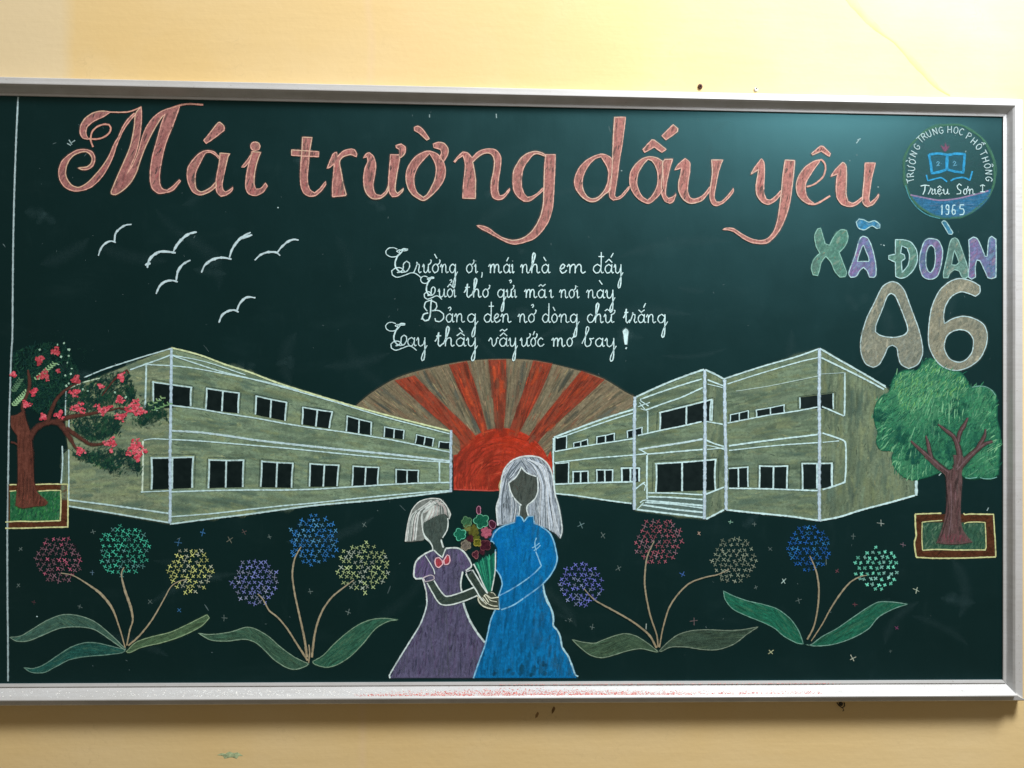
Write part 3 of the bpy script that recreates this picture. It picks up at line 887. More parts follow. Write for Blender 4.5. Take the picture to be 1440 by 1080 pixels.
CAPS = {
 'T': ["(0,2)(1,2)", "(.5,2)(.5,0)"], 'R': ["(.1,0)(.1,2)(.7,1.95)(.85,1.5)(.6,1.1)(.12,1)", "(.5,1.05)(.95,0)"],
 'U': ["(.05,2)(.08,.5)(.4,0)(.8,.4)(.88,2)"], 'O': ["(.5,2)(.1,1.5)(.1,.5)(.5,0)(.9,.5)(.9,1.5)(.5,2)"],
 'N': ["(.08,0)(.1,2)", "(.1,2)(.85,0)", "(.85,0)(.9,2)"], 'G': ["(.9,1.7)(.5,2)(.1,1.4)(.1,.5)(.5,0)(.9,.4)(.9,.95)", "(.55,.95)(.95,.95)"],
 'H': ["(.1,2)(.1,0)", "(.9,2)(.9,0)", "(.1,1)(.9,1)"], 'C': ["(.9,1.7)(.5,2)(.1,1.4)(.1,.5)(.5,0)(.9,.35)"],
 'P': ["(.1,0)(.1,2)(.7,1.95)(.88,1.5)(.6,1.05)(.12,1)"], 'S': ["(.85,1.7)(.5,2)(.15,1.6)(.5,1.05)(.85,.6)(.5,0)(.1,.3)"],
 'I': ["(.5,2)(.5,0)", "(.1,0)(.9,0)", "(.1,1.7)(.5,2.1)(.9,1.7)"],
 '1': ["(.3,1.5)(.6,2)(.6,0)"], '9': ["(.85,1.3)(.5,1)(.15,1.4)(.3,2)(.8,1.9)(.85,1.2)(.8,.2)(.4,0)(.15,.2)"],
 '6': ["(.8,1.95)(.3,1.9)(.12,.6)(.4,0)(.85,.3)(.8,.9)(.4,1.0)(.15,.7)"], '5': ["(.85,2)(.2,2)(.18,1.2)(.7,1.2)(.9,.7)(.75,.1)(.15,0)"],
 'horn': ["(.9,1.8)(1.15,2.1)(1.05,2.4)"], 'grave': ["(.2,2.9)(.55,2.4)"], 'circ': ["(.15,2.3)(.5,2.7)(.85,2.3)"], 'hook': ["(.6,2.9)(.85,3.1)(.85,2.7)"], 'dot': ["(.5,-.5)(.55,-.5)"],
}


def cap(d, g, x, y, w, h, rot, c, lw=1.2):
    """x, y = middle of the letter in photograph pixels, rot = angle of its baseline."""
    ca, sa = math.cos(rot), math.sin(rot)
    for part in g.split("+"):
        for txt in CAPS[part]:
            pts = []
            for t in txt.replace(")(", " ").strip("()").split():
                u, v = map(float, t.split(","))
                lx, ly = (u - .5) * w, -(v - 1) * h / 2
                pts.append((x + lx * ca - ly * sa, y + lx * sa + ly * ca))
            d.line(pts, lw, c, 0.85, step=1.2, wob=.1)


rl = Draw("ring_lettering", emb, "white capitals running round the inside of the ring", rank=2)
RING = [('T', 218, 722), ('R', 217, 680), ('U+horn', 226, 632), ('O+horn+grave', 232, 580), ('N', 240, 520), ('G', 266, 466),
        ('T', 292, 412), ('R', 322, 388), ('U', 358, 366), ('N', 404, 350), ('G', 450, 342), ('H', 515, 335), ('O+dot', 563, 341), ('C', 606, 353),
        ('P', 662, 388), ('H', 700, 424), ('O+circ+hook', 738, 466), ('T', 770, 515), ('H', 788, 563), ('O+circ', 803, 612), ('N', 812, 660), ('G', 814, 712)]
for g, x, y in RING:
    px, py = G_[0] + x / G_[2], G_[1] + y / G_[2]
    th = math.atan2(py - cyp, px - cxp)
    cap(rl, g, px, py, 6.4, 9.6, th + math.pi / 2, (200, 226, 226), 1.1)
rl.done()
sn = Draw("place_lettering", emb, "white cursive place name and numeral inside the ring", rank=2)
for g, x0, x1 in [('r', 355, 395), ('i', 395, 418), ('e+circ', 420, 458), ('u', 462, 512), ('o+horn', 618, 650), ('n', 656, 706)]:
    for gg in g.split('+'):
        glyph(sn, gg, x0, x1, 828, 42, G_, 1.2, (205, 230, 230), .9)
sn.line(S("(295,765)(325,758)(362,762)", G_), 1.3, WHITE); sn.line(S("(330,762)(325,800)(312,830)", G_), 1.4, WHITE)
sn.line(S("(440,838)(442,840)", G_), 1.4, WHITE)
sn.line(S("(605,762)(588,748)(572,765)(578,785)(600,800)(598,822)(568,825)", G_), 1.4, WHITE)
cap(sn, 'I', 1240 + 765 / 5.4, 120 + 783 / 5.4, 8.5, 9.5, 0.0, WHITE, 1.3)
for g, x, w in (('1', 455, 4.5), ('9', 498, 6), ('6', 547, 6.5), ('5', 608, 8.5)):
    cap(sn, g, 1240 + x / 5.4, 120 + 945 / 5.4, w, 14, 0.03, (195, 232, 236), 1.4)
sn.done()

# ================================================================== birds
BIRD = (176, 196, 196)
for k, (segs, ww, lab) in enumerate([
    (["(82,268)(100,220)(130,188)(165,175)(192,185)", "(184,186)(190,130)(220,95)(255,75)(292,70)"], 2.6, "bird highest at the left, both wings short"),
    (["(392,345)(400,305)(425,270)(465,245)(510,242)(572,250)", "(555,248)(580,200)(620,155)(660,128)(705,118)", "(378,328)(412,315)"], 3.6, "largest bird, second from the left"),
    (["(735,375)(755,330)(800,295)(860,280)(925,290)", "(912,280)(930,225)(965,175)(1000,145)(1046,120)", "(985,160)(1056,136)"], 3.2, "bird with a forked right wing tip"),
    (["(1072,297)(1110,262)(1160,245)(1210,248)(1232,268)", "(1212,252)(1240,215)(1280,180)(1320,165)(1350,170)"], 2.9, "bird farthest to the right"),
    (["(448,510)(470,460)(510,430)(550,425)(585,434)", "(575,425)(585,370)(610,330)(640,308)(665,297)"], 3.2, "bird just below the largest one"),
    (["(845,692)(865,645)(900,620)(940,612)(970,625)", "(958,620)(975,575)(1005,540)(1035,530)(1076,535)"], 3.0, "lowest bird, nearest the school roof")]):
    d = Draw("chalk_bird", board, lab, rank=2)
    for s_ in segs:
        d.line(S(s_, I_), [ww * .55, ww, ww * 1.15, ww * .95, ww * .6], BIRD, 0.95, wob=.3)
        d.line(S(s_, I_), [ww * .3, ww * .5, ww * .3], (205, 222, 224), 0.8, layer=3, wob=.4)
    d.done()

# ================================================================== sunrise
sunrise = group_part("chalk_sunrise", "red and brown rays fanning out round a rising red sun")
SC = (706.0, 672.0)
arc_t = S("(500,571)(521.7,553)(553,534)(583,523)(631,511.7)(658,507.5)(700,505)(750,506.7)(800,517.5)(845,531)(880,551.7)(893,558)")
arc_t = curve(arc_t)


def radial(x, y):
    return math.degrees(math.atan2(-(y - SC[1] - 10), x - SC[0]))


def arc_between(x0, x1):
    return [p for p in arc_t if x0 < p[0] < x1]


KH, KHD, KHL = (116, 106, 84), (78, 82, 72), (150, 132, 104)
RD, RDD, RDL = (142, 62, 44), (104, 54, 42), (190, 80, 50)
sky = Draw("brown_ray", sunrise, "dull brown rays between the red ones", rank=0)
fan = [[(635, 607), (500, 572)] + arc_between(500, 893) + [(893, 576), (783, 614), (776, 650), (637, 650)]]
sky.fill(fan, KH, 0.82)
sky.hatch(fan, radial, 32, 1.8, 1.9, [KH, KH, KHD, KHL, (132, 112, 90), (100, 102, 84), (138, 128, 98), (90, 82, 66)], 0.62, jit=3, seed=3)
sky.patches(fan, radial, [(84, 92, 84), (140, 124, 98), (126, 100, 78), (72, 78, 70), (136, 134, 110)], 170, 6, 40, .45, 3)
sky.hatch(fan, radial, 14, 1.4, .18, [(168, 142, 112), (150, 96, 70), (165, 150, 110)], 0.6, layer=2, jit=5)
sky.done()
RAYS = [("(555,535)(593,570)(641.7,613)(648,632)", "(583,528)(616.7,561.7)(660,603)(672,618)"),
        ("(631.7,513)(650,556.7)(671.7,596.7)(680,615)", "(656.7,508)(673,556.7)(685,603)(690,612)"),
        ("(686.7,506)(693,556.7)(698,608)", "(711.7,505.5)(711.7,556.7)(708,608)"),
        ("(750,507)(736.7,548)(718,600)(714,612)", "(776.7,511.7)(758,556.7)(731.7,605)(728,614)"),
        ("(818,521.7)(786.7,558)(748,606.7)(740,620)", "(850,534)(820,561.7)(765,611.7)(752,632)")]
for l, r in RAYS:
    L, R = curve(S(l)), curve(S(r))
    lp = [L + R[::-1]]
    d = Draw("red_ray", sunrise, None, rank=1)
    d.fill(lp, RD, 0.74)
    d.hatch(lp, radial, 30, 1.7, 1.9, [RD, RD, RDD, RDL, (140, 54, 38), (180, 68, 44), (96, 50, 42)], 0.62, jit=4)
    d.patches(lp, radial, [(200, 84, 50), (104, 56, 44), (122, 64, 48), (148, 78, 56), (118, 78, 60)], 34, 6, 26, .5, 4)
    d.hatch(lp, radial, 12, 1.2, .08, [(226, 96, 56), (60, 42, 36)], 0.6, layer=2)
    d.patches([S('(650,580)(690,575)(740,580)(775,600)(760,625)(650,630)')], radial, [(112, 52, 38), (134, 60, 42)], 4, 6, 14, .4, 4) if False else None
    d.done()
sun = Draw("sun", sunrise, "glowing red half disc of dense chalk", rank=1)
disc = [(638, 689), (638, 640)] + [(SC[0] + 70 * math.cos(math.radians(a)), SC[1] - 70 * math.sin(math.radians(a))) for a in range(152, 22, -4)] + [(774, 634), (777, 650), (778, 690)]
sun.fill([disc], (158, 52, 36), 0.92)


def sun_c(x, y):
    t = .55 * max(0, min(1, (x - 640) / 120)) + .5 * max(0, 1 - abs(y - 618) / 26) * (x > 660)
    return lerp(lerp((124, 50, 38), (214, 66, 36), t), random.choice([(150, 46, 32), (226, 78, 42), (112, 46, 36)]), random.random() * .5)



def swirl(x, y):
    return math.degrees(math.atan2(-(y - SC[1] - 8), x - SC[0])) + 90


sun.hatch([disc], swirl, 24, 1.8, 1.5, sun_c, 0.75, jit=14, bend=.5)
sun.hatch([[p for p in disc]], 84, 26, 2.4, 0.4, sun_c, 0.4, jit=16, layer=2)
sun.patches([disc], lambda x, y: 60 + random.uniform(-25, 25), sun_c, 90, 8, 26, .45, 20)
sun.hatch([disc], swirl, 24, .9, 0.16, [(96, 44, 34), (226, 104, 70)], 0.6, jit=6, bend=.5, layer=2)
sun.line(S("(638,688)(660,689)(690,690)(703,689)"), 1.8, (176, 76, 66), .8)
sun.done()

# ================================================================== school buildings
OL, OLD, OLL, OLY = (116, 134, 108), (92, 112, 96), (136, 152, 126), (140, 150, 110)
LINE, POST = (186, 212, 210), (178, 200, 212)
PANE = (13, 35, 36)


def pane_mat():
    m, nt, b = new_mat("bare_board_pane")
    geo = N(nt, "ShaderNodeNewGeometry")
    f = noise(nt, geo.outputs['Position'], 60, 3)
    c = mixcol(nt, maprange(nt, f, .3, .7, 0, 1), (0.0012, 0.0080, 0.0090), (0.006, 0.0160, 0.0165))
    nt.links.new(c, b.inputs['Base Color'])
    b.inputs['Roughness'].default_value = 0.6
    b.inputs['Specular IOR Level'].default_value = 0.15
    return m


M_PANE = pane_mat()


def quad_on_board(name, pts, off, mat, parent):
    o = link(name, mesh_from(name, [P(x, y, off) for x, y in pts], [(0, 1, 2, 3)]), parent, mat)
    me = o.data
    if me.polygons[0].normal.y > 0:
        me.flip_normals()
    return o


def wall_piece(bld, loop, ang, label=None, holes=(), name="wall", tone=0, cov=.84):
    d = Draw(name, bld, label, rank=1)
    base = lerp(OL, (120, 124, 94), tone)
    lp = [loop]
    d.fill(lp, base, cov)
    d.hatch(lp, ang, 26, 2.4, 1.5, [base, OL, OLD, OLL, lerp(base, OLY, .5), (100, 116, 98), (122, 133, 110)], 0.42, jit=7, bend=.08)
    ar = abs(sum(loop[i - 1][0] * loop[i][1] - loop[i][0] * loop[i - 1][1] for i in range(len(loop)))) / 2
    d.patches(lp, ang, [(134, 146, 106), (124, 144, 118), (82, 104, 92), (90, 108, 88), (144, 154, 114), (104, 126, 108)], ar / 90, 6, 24, .32, 9)
    d.patches(lp, ang, [(140, 150, 112), (132, 150, 124), (80, 104, 92), (94, 112, 92)], ar / 420, 12, 54, .34, 6)
    d.hatch(lp, ang, 9, 1.6, .06, [(160, 162, 118), (150, 158, 124)], 0.45, layer=2, jit=30)
    d.hatch(lp, ang, 7, 1.2, .035, [(50, 66, 58)], 0.6, layer=2, jit=30)
    return d.done()


def window(bld, tl, tr, br, bl, split=.5, w=2.1, mull=True, sides="lrt", mid=None):
    """Bare board panes inside a white chalk frame. Corners in photograph pixels."""
    fr = Draw("window", bld, None, rank=2)
    c = LINE

    def q(u, v):
        a = (tl[0] + (tr[0] - tl[0]) * u, tl[1] + (tr[1] - tl[1]) * u)
        b = (bl[0] + (br[0] - bl[0]) * u, bl[1] + (br[1] - bl[1]) * u)
        return (a[0] + (b[0] - a[0]) * v, a[1] + (b[1] - a[1]) * v)
    jit = lambda p: (p[0] + random.uniform(-.4, .4), p[1] + random.uniform(-.4, .4))
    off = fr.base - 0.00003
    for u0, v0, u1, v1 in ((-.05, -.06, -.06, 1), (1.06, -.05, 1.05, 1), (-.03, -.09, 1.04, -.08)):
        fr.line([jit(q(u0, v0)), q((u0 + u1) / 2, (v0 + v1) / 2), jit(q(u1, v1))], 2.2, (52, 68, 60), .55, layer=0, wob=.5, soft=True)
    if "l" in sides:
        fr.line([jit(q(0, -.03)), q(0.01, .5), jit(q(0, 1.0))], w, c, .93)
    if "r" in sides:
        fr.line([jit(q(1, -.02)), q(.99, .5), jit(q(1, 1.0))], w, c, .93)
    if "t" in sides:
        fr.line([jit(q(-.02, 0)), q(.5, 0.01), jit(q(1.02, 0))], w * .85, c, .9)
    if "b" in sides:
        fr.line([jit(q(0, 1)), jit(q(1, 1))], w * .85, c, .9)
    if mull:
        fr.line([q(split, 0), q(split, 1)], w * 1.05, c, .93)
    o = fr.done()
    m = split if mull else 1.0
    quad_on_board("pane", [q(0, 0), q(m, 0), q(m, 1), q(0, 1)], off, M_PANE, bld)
    if mull:
        quad_on_board("pane", [q(m + .0, 0), q(1, 0), q(1, 1), q(m + .0, 1)], off + 0.000008, M_PANE, bld)
    return o


def outline(bld, items, name="outline", label=None, color=LINE):
    d = Draw(name, bld, label, rank=2)
    for it in items:
        txt, w = it[0], it[1]
        crop = it[2] if len(it) > 2 else None
        cc = it[3] if len(it) > 3 else color
        pts = S(txt, crop)
        d.line(pts, w * 1.03, cc, 0.93, layer=2 if w < 3 else 3, wob=.25)
        if w >= 2.6:
            d.line([(x + .3, y - .3) for x, y in pts], w * .4, (215, 226, 230), .6, layer=3, wob=.4)
    return d.done()


left = group_part("chalk_building", "two storey school building on the left, its long front running towards the sun")
wall_piece(left, S("(93,548)(150,526)(241,489)(240,737)(97,712)(97,640)(92,600)"), 5, "olive end wall behind the flowering tree", tone=.6)
wall_piece(left, S("(241,489)(318,513)(378,533)(490,570)(635,607)(634,692)(440,711)(239,737)"), lambda x, y: -6 if y > 590 else -14, "long front wall")
wall_piece(left, S("(87,640)(96,632)(96,703)(86,703)"), 90, "narrow edge of the end wall", name="wall_edge", cov=.4)
for tl, tr, br, bl in [((291, 546), (336, 553), (335, 581), (289, 576)), ((360, 557), (403, 566), (401, 592), (359, 583)), ((426, 573), (467, 579), (463, 602.5), (425, 597)),
                       ((488, 585), (522.5, 594), (521.7, 611.7), (487, 606.7)), ((540.8, 600.5), (568, 605.5), (567.5, 618), (540, 614.5)), ((586, 611), (610, 617), (608, 628), (584, 624)),
                       ((294, 646.7), (342.5, 647.5), (341.7, 685), (293, 686.5)), ((368, 648.5), (411.7, 651.7), (410, 686), (366.7, 685)), ((436, 652.5), (476.7, 654), (474, 684), (435, 684.5)),
                       ((496.7, 655.5), (532.5, 657.5), (531, 681.7), (495, 683)), ((556.7, 660), (588.5, 661.7), (588, 678), (556.7, 680))]:
    w_ = 1.5 + 0.9 * max(0, min(1, (tr[0] - tl[0] - 22) / 25))
    window(left, tl, tr, br, bl, .5, w_)
window(left, (215, 537), (269, 544.5), (268, 571), (215, 575), .48, 2.4)
window(left, (213, 644), (271.5, 642.5), (270.5, 686), (213.5, 688.5), .5, 2.6)
window(left, (617.5, 621), (633, 622.5), (632.5, 631.7), (616.7, 630), .5, 1.6, mull=False)
outline(left, [
    ("(118,531)(150,518)(200,502)(240.8,490)", 1.7), ("(93,548)(115,538.5)(140,531.7)", 1.7, None, (178, 196, 170)), ("(183,520)(205,512)(225,505)(240,499)", 1.9),
    ("(241,489)(280,499)(318,513)(350,523)(400,541.7)(490,569)(560,588)(635,606.7)", 2.3, None, (186, 196, 150)),
    ("(242,500)(306,521)(350,532)(400,545)(470,565)(540,586)(632,610)", 1.7), ("(206.7,512.5)(260,516)(318,526)(378,538)(420,549)", 1.6),
    ("(241,499)(290,509)(345,527)", 1.3),
    ("(93,549)(92,570)(92,585)", 1.4), ("(87.5,627)(88,650)(86,680)", 2.0), ("(97,590)(96.5,605)", 1.8), ("(96.7,632)(96.7,703)", 1.8),
    ("(205.8,512.5)(205,545)(204.2,573)", 2.5), ("(201,620)(201,655)(200,693)", 2.4, None, (186, 200, 180)),
    ("(202,619)(215,617)(240,618)", 1.4), ("(198,692)(220,691)(240,690)", 1.5),
    ("(96.7,703)(160,711)(236.7,722)", 2.4), ("(96.7,711.7)(160,722)(238.3,735)", 2.2),
    ("(239,737)(300,729)(350,723)(440,711)(530,703)(633,691)", 2.3), ("(240,726.7)(300,722)(346.7,716.7)(400,711)(440,707.5)(520,699)(600,692)(633,690)", 1.9),
    ("(240,691.7)(290,690)(345,689)(400,689)(450,687.5)(541.7,681.7)(600,679)(633,678.5)", 2.1),
    ("(241.7,605.8)(280,608)(316.7,612.5)(360,619)(400,623.5)(440,628)(500,634)(560,640)(633,648.5)", 2.9), ("(240,618)(280,620)(316.7,623)(400,630)(440,634)(500,640)(570,646)(633,650.5)", 1.8),
    ("(240.8,570)(280,575)(318,581.7)(360,588)(400,595.5)(440,601.7)(483,607.5)(530,615)(566.7,621.7)(633,636)", 1.9),
    ("(618,650)(618,678)", 2.3)])
outline(left, [("(241,490)(240.6,540)(240,590)(239,650)(239.5,700)(239,736)", 4.2)], "corner_post", color=POST)
outline(left, [("(634.5,605)(634,640)(634,692)", 3.6)], "corner_post", color=POST)

right = group_part("chalk_building", "two storey school building on the right with a projecting porch and steps")
wall_piece(right, S("(779,615)(837,593)(893,572)(893,708)(835,701)(780,694)"), 6, "far wing wall beside the sun")
wall_piece(right, S("(895,558)(990,520)(991,730)(960,727)(893,718)"), 10, "front wall of the projecting porch")
wall_piece(right, S("(991,520)(1020,534)(1020,717)(992,730)"), 84, "narrow side wall of the porch", tone=.3)
wall_piece(right, S("(1021,532)(1080,513)(1152,490)(1152,732)(1090,725)(1021,717)"), lambda x, y: 10 if y < 600 else 3, "front wall of the near wing")
wall_piece(right, S("(1153,490)(1245,544)(1262,560)(1270,650)(1288,672)(1288,697)(1212,717)(1153,732)"), 88, "tall end wall beside the round tree", tone=.25)
BW_ = [((780, 616), (797, 613), (797, 631), (780, 634), False, 1.5, "lrt"), ((781, 651.5), (800, 650.5), (799.5, 679.5), (781, 680), False, 1.6, "rt"),
       ((806.7, 623), (826.7, 618), (826.7, 626), (806.7, 629), True, 1.5, "lrt"), ((839, 614.5), (864, 609.5), (864, 619.5), (839, 624), True, 1.6, "lrt"),
       ((882, 606.5), (903, 601), (902.5, 610), (882.5, 616), True, 1.7, "lrt"),
       ((806, 663), (827, 662.5), (827.5, 678), (805.5, 679), True, 2.0, "lrt"), ((839, 661), (861.7, 660.5), (861.7, 677.5), (839.5, 678), True, 2.0, "lrt"),
       ((874, 658), (899, 658), (899, 677.5), (874.5, 678), True, 2.6, "lrt"),
       ((928, 580), (1000, 562), (999, 591.5), (928, 604), True, 2.4, "lrt"), ((922.5, 652), (1006, 646.5), (1006, 689), (922.5, 692), True, 2.4, "lrt"),
       ((1027, 583.5), (1052.5, 577.5), (1052.5, 588.5), (1027, 593), True, 1.5, "lrt"), ((1063.5, 577), (1103, 569.5), (1103, 580), (1064, 586.5), True, 1.6, "lrt"),
       ((1124.5, 559), (1172, 553), (1172, 575), (1125, 574.5), True, 1.8, "lr"),
       ((1025, 658.5), (1051.5, 656.7), (1052, 685), (1025, 685.5), True, 1.9, "rt"), ((1068, 655.5), (1107.5, 655.5), (1106.7, 687.5), (1068, 686.5), True, 2.3, "lrt"),
       ((1128, 652), (1170, 651), (1169.5, 685.5), (1128.5, 688), True, 2.3, "lrt")]
for tl, tr, br, bl, mu, w_, sd in BW_:
    sp = .5
    if tl[0] in (922.5,):
        sp = .44
    if tl[0] == 928:
        sp = .52
    if tl[0] == 1124.5:
        sp = .55
    window(right, tl, tr, br, bl, sp, w_, mull=mu, sides=sd)
outline(right, [
    ("(779,615)(800,607)(837,593)(870,582)(892,575.5)", 2.4), ("(783,616)(800,611)(837,598)(870,587)(890,581)", 1.6), ("(778.5,616)(778,650)(780,694)", 2.2),
    ("(780,635)(810,629.5)(837,625)(870,620)(891.7,616.7)", 1.7), ("(780,650.5)(810,647)(837,644)(890,640)(908,638)", 1.7), ("(780,681)(830,679)(890,677.5)", 2.1),
    ("(780,694)(810,697)(850,703)(888,708)", 2.0),
    ("(895,558)(930,542)(960,530)(990,519.5)", 2.5), ("(900,561.7)(930,551)(960,541)(986.7,533)", 1.9), ("(908,576.7)(940,565)(960,558)(988,545)", 2.0), ("(900,563)(912,571)", 1.4), ("(897,572)(914,566)", 1.2),
    ("(899,566)(908,577)(901,575)", 1.2),
    ("(897,612.5)(930,605)(960,599)(986.7,593)", 1.9), ("(910.8,578)(911,610)", 2.1),
    ("(898,632)(930,627)(960,622.5)(988,617.5)", 2.6), ("(910,638.5)(930,637)(951.7,635)(988,632)", 2.1), ("(898,632)(903,634)(910,638)", 1.6), ("(910,640)(909.5,670)(910,702)", 2.5),
    ("(893,688)(905,679)(907,678)", 1.8), ("(905,680)(908,683)(906,690)", 1.2),
    ("(991.7,520)(1005,526)(1018,533)", 2.5), ("(995,534)(1005,538)(1016.7,542.5)", 1.9), ("(995,540)(1016,545)", 1.1), ("(993,592.5)(1016.7,596.7)", 1.8), ("(993,619)(1005,624)(1018,628)", 2.1), ("(993,626)(1008,629)(1018,632)", 1.3), ("(994,632)(1018,630)", 1.3),
    ("(1002,562)(1001,592)", 2.0), ("(993,695)(1018,685)", 2.1), ("(993,730)(1018,717)", 2.4),
    ("(1018,533)(1021.7,531.7)(1048,523)(1080,513)(1120,501.7)(1151.7,490.5)", 2.1), ("(1023,540)(1060,528)(1120,510)(1151.7,502.5)", 1.6), ("(1035,550)(1080,543)(1120,535)(1151.7,528.5)", 1.1, None, (160, 180, 170)),
    ("(1023,595)(1080,584)(1120,578)(1151.7,572)", 1.8), ("(1025,627)(1060,622)(1100,617)(1150,611)", 2.4), ("(1025,633.5)(1070,628.5)(1110,625)(1150,622.5)", 1.6),
    ("(1025,686.7)(1080,687.5)(1150,690)", 2.0), ("(1021.7,717)(1070,722)(1110,726)(1151.7,732)", 2.5),
    ("(1153,490)(1180,506)(1210,523)(1245,543.5)", 2.5), ("(1155,503)(1190,520)(1220,535)(1243,547.5)", 2.4), ("(1190,511)(1220,529)(1246,545)", 1.6), ("(1188,524)(1188,560)(1187.5,585)", 2.4), ("(1156,571.7)(1172,578.5)(1186.7,585)", 2.0),
    ("(1155,526)(1172,525)(1188,524)", .9, None, (150, 170, 165)),
    ("(1156.7,609)(1175,615)(1187,620)(1189.5,628)(1189.5,660)(1188,678)(1172,684)(1156.7,688.5)", 2.4), ("(1157,622)(1180,620)", 1.2), ("(1170.5,652)(1170.5,685)", 1.7),
    ("(1153,732)(1180,727)(1211.7,717)(1250,707)(1286.7,696.7)", 2.5), ("(1288.5,676)(1288.5,697)", 4.2)])
steps = Draw("steps", right, "white chalk steps up to the porch", rank=2)
for txt, w in [("(911.7,693)(945,693.5)(988,696)", 1.9), ("(911,698.5)(945,699.5)(988,702.5)", 2.2), ("(909,704)(945,707)(988,711)", 2.6), ("(907,706.5)(945,709)(988,714.5)", 1.8), ("(903,710)(945,716)(988,720.5)", 2.6), ("(895,716.5)(945,722.5)(988,727.5)", 2.7),
               ("(900,707)(904,704)(909,703)", 1.3), ("(896,716)(900,712)(905,707)", 1.4)]:
    steps.line(S(txt), w, LINE, .93, wob=.2)
stl = [S("(911,699)(988,703)(988,726)(900,716)")]
steps.fill(stl, (90, 112, 112), .45)
steps.done()
outline(right, [("(893,558)(892,600)(892,650)(892,717)", 4.6)], "corner_post", color=POST)
outline(right, [("(991,520)(991.5,600)(991,680)(990.5,730)", 4.6)], "corner_post", color=POST)
outline(right, [("(1019,534)(1019.5,590)(1021,650)(1021,717)", 4.6)], "corner_post", color=POST)
outline(right, [("(1152.5,490)(1152,560)(1152.5,620)(1152,680)(1152.5,733)", 4.6)], "corner_post", color=POST)

# ================================================================== round green tree at the right
rt = group_part("chalk_tree", "round green tree with a brown trunk at the right edge of the board")
crown_l = curve(S("(650,80)(700,110)(750,150)(800,182)(890,195)(945,250)(985,330)(1040,318)(1110,322)(1175,358)(1205,400)(1212,500)(1212,600)(1235,700)(1238,830)(1230,960)(1222,1060)(1160,1100)(1090,1090)(1000,1100)(930,1082)(870,1000)(780,1030)(690,1060)(640,1080)(560,1100)(500,1108)(420,1080)(352,1010)(325,930)(342,872)(300,862)(240,860)(203,820)(197,770)(208,712)(185,640)(175,560)(192,470)(240,402)(300,372)(320,310)(340,250)(400,197)(470,182)(540,192)(590,120)", X_), True)
GR, GD, GL2, GY = (62, 136, 92), (38, 106, 82), (92, 162, 114), (130, 188, 138)
crown = Draw("crown", rt, None, rank=2)
crown.fill([crown_l], (58, 130, 90), .92)


def crown_c(x, y):
    X, Y = (x - 1200) * 6, (y - 490) * 6
    up = max(0, 1 - math.hypot((X - 520) / 420, (Y - 420) / 330)) * 1.5 + max(0, 1 - math.hypot((X - 1090) / 180, (Y - 460) / 200)) + max(0, 1 - math.hypot((X - 470) / 170, (Y - 980) / 130)) + max(0, 1 - math.hypot((X - 1110) / 150, (Y - 950) / 120)) * .8
    r = random.random()
    t = min(1, up * .8) * .65 + r * .55 - .05
    c = lerp(GD, GL2, t)
    return lerp(c, GY, .6) if r > .86 and up > .15 else c


crown.hatch([crown_l], lambda x, y: 58 + 18 * math.sin(x * .05) + random.uniform(-12, 12), 12, 1.5, 2.4, crown_c, .8, jit=16, bend=.7, seed=5)
crown.hatch([crown_l], lambda x, y: 50 + random.uniform(-60, 60), 8, 1.0, .9, crown_c, .7, layer=2, jit=30, bend=1.2)
crown.hatch([crown_l], 60, 8, .9, .30, [(20, 66, 56), (26, 74, 60)], .75, layer=2, jit=25, bend=.6)
crown.hatch([curve(S("(400,197)(540,192)(650,80)(800,182)(945,250)(985,330)(900,450)(700,420)(500,560)(400,500)(320,310)", X_), True)], 60, 8, .9, .55, [GY, (120, 178, 104)], .75, layer=3, jit=20, bend=.6)
crown.patches([crown_l], 60, crown_c, 90, 9, 16, .4, 40)
for bx, by, br in ((1265, 610, 17), (1283, 640, 14), (1330, 632, 16), (1375, 617, 13), (1318, 600, 12), (1345, 575, 16), (1237, 585, 10)):
    crown.patches([[(bx + br * math.cos(a), by + br * math.sin(a)) for a in [k * math.tau / 12 for k in range(12)]]], 70, [(20, 78, 64), (26, 84, 72)], 22, 7, 14, .5, 50)
random.seed(9)
for k in range(150):
    # scribbled leaf strokes along and just over the crown's edge
    q = random.randrange(len(crown_l))
    ex_, ey = crown_l[q]
    if ey > 655 and ex_ > 1300:
        continue
    cx_, cy_ = 1312, 590
    t = random.uniform(-.05, .16)
    bx, by = ex_ + (cx_ - ex_) * t, ey + (cy_ - ey) * t
    a = random.uniform(.5, 1.6)
    l = random.uniform(2, 5)
    crown.line([(bx - l * math.cos(a), by + l * math.sin(a)), (bx + random.uniform(-1, 1), by), (bx + l * math.cos(a), by - l * math.sin(a))], random.uniform(.9, 1.6), random.choice([GR, GL2, GY, GD]), .7, layer=3, taper=.6)
for k in range(260):
    bx, by = random.uniform(1235, 1400), random.uniform(520, 668)
    if not inside([crown_l], np.array([bx]), np.array([by]))[0]:
        continue
    sh = .5 + .5 * math.sin(bx * .045 + 1.2) * math.cos(by * .05)
    a = math.radians(58 + 30 * math.sin(bx * .03 + by * .02))
    l = random.uniform(4, 9)
    c = lerp((30, 92, 72), (142, 200, 150), max(0, min(1, sh + random.uniform(-.35, .35))))
    crown.line([(bx - l * math.cos(a), by + l * math.sin(a)), (bx + random.uniform(-1.5, 1.5), by), (bx + l * math.cos(a), by - l * math.sin(a))], random.uniform(.8, 1.5), c, .6, layer=3, taper=.6)
crown.line(crown_l[:len(crown_l)], 1.6, (28, 96, 74), .6, raw=True, closed=True, wob=.4)
crown.line(S("(1000,328)(1050,318)(1110,322)(1165,350)(1200,395)", X_), 1.2, (130, 180, 165), .6, layer=3)
